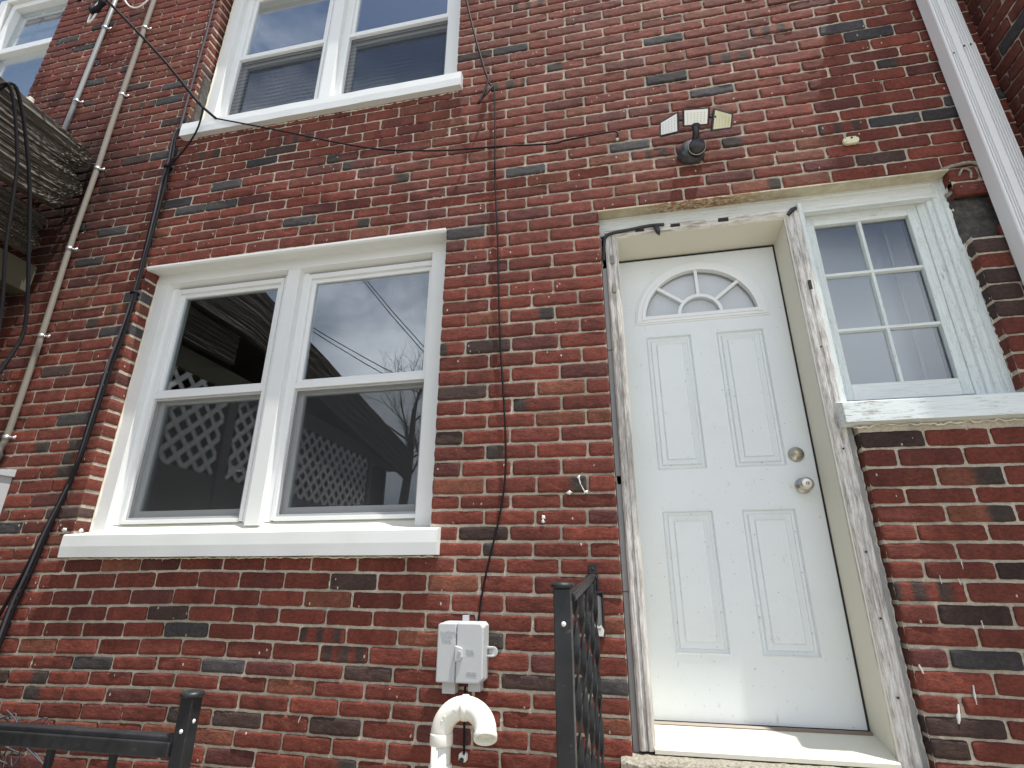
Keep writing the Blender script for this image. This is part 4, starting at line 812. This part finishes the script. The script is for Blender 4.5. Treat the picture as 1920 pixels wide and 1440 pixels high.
for i in range(4):
    pp = []
    for j,p in enumerate(bp):
        sw = .018*math.sin(j*.9+i*1.5)*(0.3 if j < 4 else 1)*.6
        lo = (max(0,j-14)*.012 if i == 3 else 0)
        pp.append((p[0]+(i-1.5)*.010+sw*.5-lo, p[1]-.006*(i%2)-.004, p[2]))
    cable('bundled_cable', pp, .0075 if i != 1 else .0065, M['blackrubber'] if i != 1 else M['greycable'], labs[i], 'black cables taped together beside the lower window')
for z,x in ((2.455,-2.675),(1.55,-2.652)):
    mb = MB(); mb.lathe([(.020,-.006),(.024,-.006),(.024,.006),(.020,.006)],(x,-.024,z),(0,0,1),10); tag(mb.build('cable_tie', M['blackrubber'],None,0,True),'black tie round the cable bundle '+('below the upper sill' if z>2 else 'level with the lower window head'),'cable tie','ties holding the cable bundle')
cable('dropping_wire', [(-.80,-.05,3.62),(-.769,-.05,3.481),(-.727,-.05,3.252),(-.668,-.05,2.964),(-.615,-.05,2.737),(-.598,-.052,2.671),(-.615,-.06,2.575),(-.641,-.07,2.483)], .0062, M['blackrubber'], 'black cable dropping right of the upper window and ending in a hook')
cable('hook_wire', [(-.645,-.066,2.487),(-.636,-.060,2.52),(-.611,-.045,2.573),(-.581,-.026,2.640),(-.590,-.02,2.665),(-.604,-.02,2.69)], .006, M['blackrubber'], 'short bent black cable end at the top of the thin vertical wire')
cable('vertical_wire', [(-.580,-.012,2.683),(-.569,-.010,2.607),(-.561,-.012,2.312),(-.557,-.010,2.019),(-.537,-.010,1.616),(-.527,-.010,1.282),(-.516,-.010,1.030),(-.496,-.010,.744),(-.486,-.010,.505),(-.496,-.011,.349),(-.520,-.012,.220),(-.555,-.013,.076),(-.578,-.012,-.042),(-.589,-.012,-.129)], .0042, M['blackrubber'], 'thin dark wire running down the brick between window and door to the grey utility box')
cable('lower_wire', [(-.631,-.020,-.350),(-.631,-.020,-.373),(-.630,-.020,-.458),(-.628,-.020,-.566)], .0045, M['blackrubber'], 'short black wire below the grey utility box behind the vent pipe')
sp_ = tag(empty('wire_staple',(-.632,0,-.575)),'white plastic clip holding the black wire at the bottom edge right of the vent pipe','clip')
mb = MB(); rbox(mb,-.648,-.618,-.022,0,-.590,-.560,.006); mb.build('body', M['whiteplastic'], sp_, .003)
mb = MB(); mb.lathe([(.0,.010),(.007,.008),(.009,0)],(-.636,-.022,-.583),(0,-1,0),12); mb.build('plug', M['blackplastic'], sp_, 0, True)
# splices at the top left
for i,(pp,lab) in enumerate((([(-3.93,-.10,4.42),(-3.955,-.10,4.34),(-3.90,-.10,4.28),(-3.85,-.10,4.33)],'black taped wire splice nearest the far left window'),([(-3.63,-.10,4.36),(-3.64,-.10,4.20),(-3.655,-.10,4.12),(-3.70,-.10,4.06),(-3.73,-.10,4.11)],'black taped wire splice hanging beside the galvanised conduit'))):
    mb = MB(); mb.tube(spline(pp), [.016+.008*abs(math.sin(j*.5)) for j in range(len(pp)*6-5)], 8); tag(mb.build('wire_splice', M['blackrubber'],None,0,True),lab,'wire splice','taped wire splices at the top left')
cable('splice_wire', [(-3.66,-.09,4.32),(-3.68,-.09,4.22),(-3.715,-.09,4.15),(-3.73,-.09,4.06),(-3.728,-.09,3.97),(-3.70,-.09,3.99),(-3.68,-.09,4.06)], .007, M['whiteplastic'], 'white bare wire looped round the hanging black splice')
cable('clamp_wire', [(-3.50,-.05,4.40),(-3.47,-.05,4.33),(-3.52,-.05,4.24),(-3.45,-.05,4.13),(-3.36,-.05,4.08),(-3.29,-.05,4.13),(-3.262,-.045,4.25)], .006, M['whiteplastic'], 'white bare wire curling from the brick to the beige cable at the top')
cable('porch_cable', [(-3.22,-.72,2.30),(-3.18,-.66,2.55),(-3.18,-.61,2.560),(-3.18,-.551,2.443),(-3.18,-.473,2.232),(-3.18,-.441,2.112),(-3.18,-.4,1.893),(-3.18,-.36,1.68),(-3.18,-.293,1.423),(-3.18,-.247,1.194)], .009, M['blackrubber'], 'left black cable looped over the rotten porch beam', 'black cables hanging over the rotten beam')
cable('porch_cable', [(-3.24,-.66,2.45),(-3.18,-.618,2.60),(-3.18,-.539,2.515),(-3.18,-.429,2.274),(-3.18,-.346,2.045),(-3.18,-.277,1.807),(-3.18,-.191,1.514),(-3.18,-.146,1.305),(-3.18,-.160,1.171),(-3.18,-.199,1.001),(-3.18,-.25,.8)], .010, M['blackrubber'], 'right black cable looped over the rotten porch beam', 'black cables hanging over the rotten beam')
mb = MB()
for i in range(7):
    c_ = Vector((-2.66+.02*i,-.03,-.62)); mb.tube(spline([c_+Vector((rng.normal(0,.06),-.02*rng.rand(),rng.normal(0,.06))) for _ in range(6)],8), .003, 5)
tag(mb.build('wire_tangle', M['greycable'],None,0,True),'tangle of thin wires on the brick behind the rail at the bottom left corner','wires')

# ---------------- neighbour's porch with rotten roof edge
pr = tag(empty('porch',(-3.9,-2.6,GZ)), 'weathered neighbouring porch with rotten grey roof boards at the left edge', 'porch')
def roughboard(mb, X, th, top, bot, y0, y1, seed, endrag=.06):
    # board in the plane x=X, from y0 (wall end) to y1; top/bot are functions of y; splintered grooves along the grain
    rg = np.random.RandomState(seed); ny, nz = 150, 96; v = []
    gr = np.cumsum(rg.normal(0,1,nz)); prof = [.0025*math.sin(i*.83)+.003*math.sin(i*.31+seed)+rg.normal(0,.0028) for i in range(nz)]
    rag = [endrag*(.5+.5*math.sin(i*.12+seed))*(.6+.5*rg.rand()) for i in range(nz)]
    for i in range(ny+1):
        for j in range(nz):
            t = j/(nz-1); ys = y0-(rag[j] if True else 0)*1.0; u_ = (i/ny)**1.6; y = ys+(y1-ys)*u_
            zt, zb_ = top(y), bot(y); z = zb_+(zt-zb_)*t+.004*math.sin(y*9+j*.4); near = math.exp(-abs(y-ys)/.12)
            d = prof[j]*(1+.6*math.sin(y*5+j))+rg.normal(0,.0008)+near*rg.normal(0,.0030)
            v.append((X+d-near*.02*rg.rand(), y, z+near*rg.normal(0,.002)))
    o = len(v); f = [(i*nz+j,(i+1)*nz+j,(i+1)*nz+j+1,i*nz+j+1) for i in range(ny) for j in range(nz-1)]
    v2 = [(p[0]-th,p[1],p[2]) for p in v[:]]
    mb.add(v,f)
    b = [(X-th,v[j][1]-.01,v[j][2]) for j in range(nz)]
    mb.add(v[:nz]+b,[(j,j+1,nz+j+1,nz+j) for j in range(nz-1)])
    tp = [v[i*nz+nz-1] for i in range(ny+1)]; mb.add(tp+[(p[0]-th,p[1],p[2]) for p in tp],[(i,i+1,ny+2+i,ny+1+i) for i in range(ny)])
    bt = [v[i*nz] for i in range(ny+1)]; mb.add(bt+[(p[0]-th,p[1],p[2]) for p in bt],[(i,i+1,ny+2+i,ny+1+i) for i in range(ny)])
slope = lambda y: -max(0,-y-1.4)*.175
def top1(y): return 2.665+slope(y) + (-.05*math.exp(-abs(y+.02)/.05))
def bot1(y): return 2.19+slope(y)*.9-.13*min(1,max(0,(-y)/.35))*.5 + .10*math.exp(-abs(y)/.05)
mb = MB(); roughboard(mb,-3.275,.05,top1,bot1,-.035,-5.3,1,.10); mb.build('rotten_fascia', M['agedwood'], pr, 0, False)
mb = MB(); roughboard(mb,-3.33,.05,lambda y: 2.105+slope(y)*.8,lambda y: 1.83+slope(y)*.6,-.13,-1.3,2,.03); mb.build('lower_board', M['agedwood'], pr, 0, False)
mb = MB(); mb.hexa([(-6.3,-.05,2.56),(-3.33,-.05,2.56),(-3.33,-5.3,1.80),(-6.3,-5.3,1.80),(-6.3,-.05,2.64),(-3.33,-.05,2.64),(-3.33,-5.3,1.88),(-6.3,-5.3,1.88)]); mb.build('roof', M['agedwood'], pr)
mb = MB(); mb.box(-3.52,-3.40,-5.0,-.05,1.62,1.80); mb.build('header_beam', painted('dull_yellow_paint',(.07,.062,.035),(.03,.028,.02),.8,.8), pr, .004)
for y in (-.27,-1.42,-4.2):
    mb = MB(); mb.box(-3.50,-3.40,y-.05,y+.05,GZ,1.62); mb.build('porch_post', M['creampost'] if y > -1 else M['agedwood'], pr, .004)
for (ya,yb_) in ((-.36,-1.34),(-1.50,-4.12)):
    mb = MB(); zA,zB = .86,1.70
    for sgn in (1,-1):
        k0 = -12
        while k0 < 40:
            # strip along direction (dy,dz)=(−1,sgn)
            y_s = ya+1.0-k0*.165
            pts = []
            z_ = zA if sgn > 0 else zB
            a = [y_s, z_]; 
            t0 = max(0, (y_s-ya)); t1 = min(zB-zA, y_s-yb_)
            if t1 > t0+.03:
                p0 = Vector((-3.42+.004*sgn, y_s-t0, z_+sgn*t0)); p1 = Vector((-3.42+.004*sgn, y_s-t1, z_+sgn*t1)); d = (p1-p0).normalized(); n_ = Vector((0,-d.z,d.y))*.021; x_ = Vector((.003,0,0))
                mb.hexa([p0-n_-x_,p1-n_-x_,p1-n_+x_,p0-n_+x_,p0+n_-x_,p1+n_-x_,p1+n_+x_,p0+n_+x_])
            k0 += 1
    mb.build('lattice_panel', M['lattice'], pr)
mb = MB(); mb.box(-3.46,-3.41,-4.15,-.33,GZ,.86); mb.build('knee_wall', M['agedwood'], pr)
mb = MB(); mb.box(-6.3,-6.25,-4.9,-.05,GZ,2.3); mb.box(-6.3,-3.52,-4.95,-4.9,GZ,1.7); mb.build('far_screen', M['agedwood'], pr)

# ---------------- what stands behind the photographer, mirrored in the glass
def branch(mb, p, d, L_, r_, depth, rg):
    n = 4; pts = [p]; q = p
    for i in range(n): d = (d+Vector(rg.normal(0,.10,3))).normalized(); q = q+d*L_/n; pts.append(q)
    mb.tube(pts, [r_*(1-.45*i/n) for i in range(n+1)], 5, cap=False)
    if depth == 0: return
    for i in range(3 if depth > 1 else 4):
        t = rg.uniform(.35,1); b = pts[int(t*n)]; nd = (d+Vector(rg.normal(0,.55,3))+Vector((0,0,.12))).normalized(); branch(mb, b, nd, L_*rg.uniform(.6,.8), r_*.5, depth-1, rg)
tr = tag(empty('bare_tree',(-6.1,-12,GZ)),'bare branching tree in the yard, mirrored in the lower right pane','tree')
rg = np.random.RandomState(4)
mb = MB(); mb.tube([(-6.3,-12,GZ),(-6.35,-12,1),(-6.15,-12,3.2),(-6.1,-12,5.0)],[.20,.16,.12,.07],8); mb.build('trunk', M['bark'], tr, 0, True)
mb = MB()
for i in range(9): branch(mb, Vector((-6.15,-12,2.6+.28*i)), Vector((rg.normal(0,.6),rg.normal(0,.5),.9)).normalized(), 1.5, .034, 4, rg)
mb.build('crown', M['bark'], tr, 0, True)
for i,(a,b,lab) in enumerate((((-5.28,-6,6.34),(-3.17,-6,3.79),'upper of the paired overhead wires'),((-5.28,-6.05,6.26),(-3.17,-6.05,3.68),'second of the paired overhead wires'),((-6.15,-6,4.98),(-3.99,-6,3.64),'lower overhead wire over the yard'),((-6.15,-6,4.91),(-3.99,-6,3.52),'lowest overhead wire over the yard'))):
    mb = MB(); A,B = Vector(a),Vector(b); mb.tube([A+(B-A)*t-Vector((0,0,1))*(.12*t*(1-t)) for t in np.linspace(-1.5,1.9,18)],.009,5); tag(mb.build('overhead_wire', M['blackrubber'],None,0,True),lab+', mirrored in the lower window','wire','overhead wires across the yard')
# far hedge line as a leafy mass
mb = MB(); rg = np.random.RandomState(9)
for i in range(9000):
    x = rg.uniform(-40,35); hgt = 2.0+1.2*math.sin(x*.5)+.8*math.sin(x*1.7+1); z = GZ+rg.rand()**.7*(hgt+1.2); y = -26+rg.normal(0,.8); s_ = rg.uniform(.10,.26)
    a = Vector(rg.normal(0,1,3)).normalized()*s_; b = Vector(rg.normal(0,1,3)).normalized()*s_; p = Vector((x,y,z)); mb.add([p-a,p+b,p+a,p-b],[(0,1,2,3)])
o = mb.build('far_hedge', M['leaf']); o['kind'] = 'stuff'
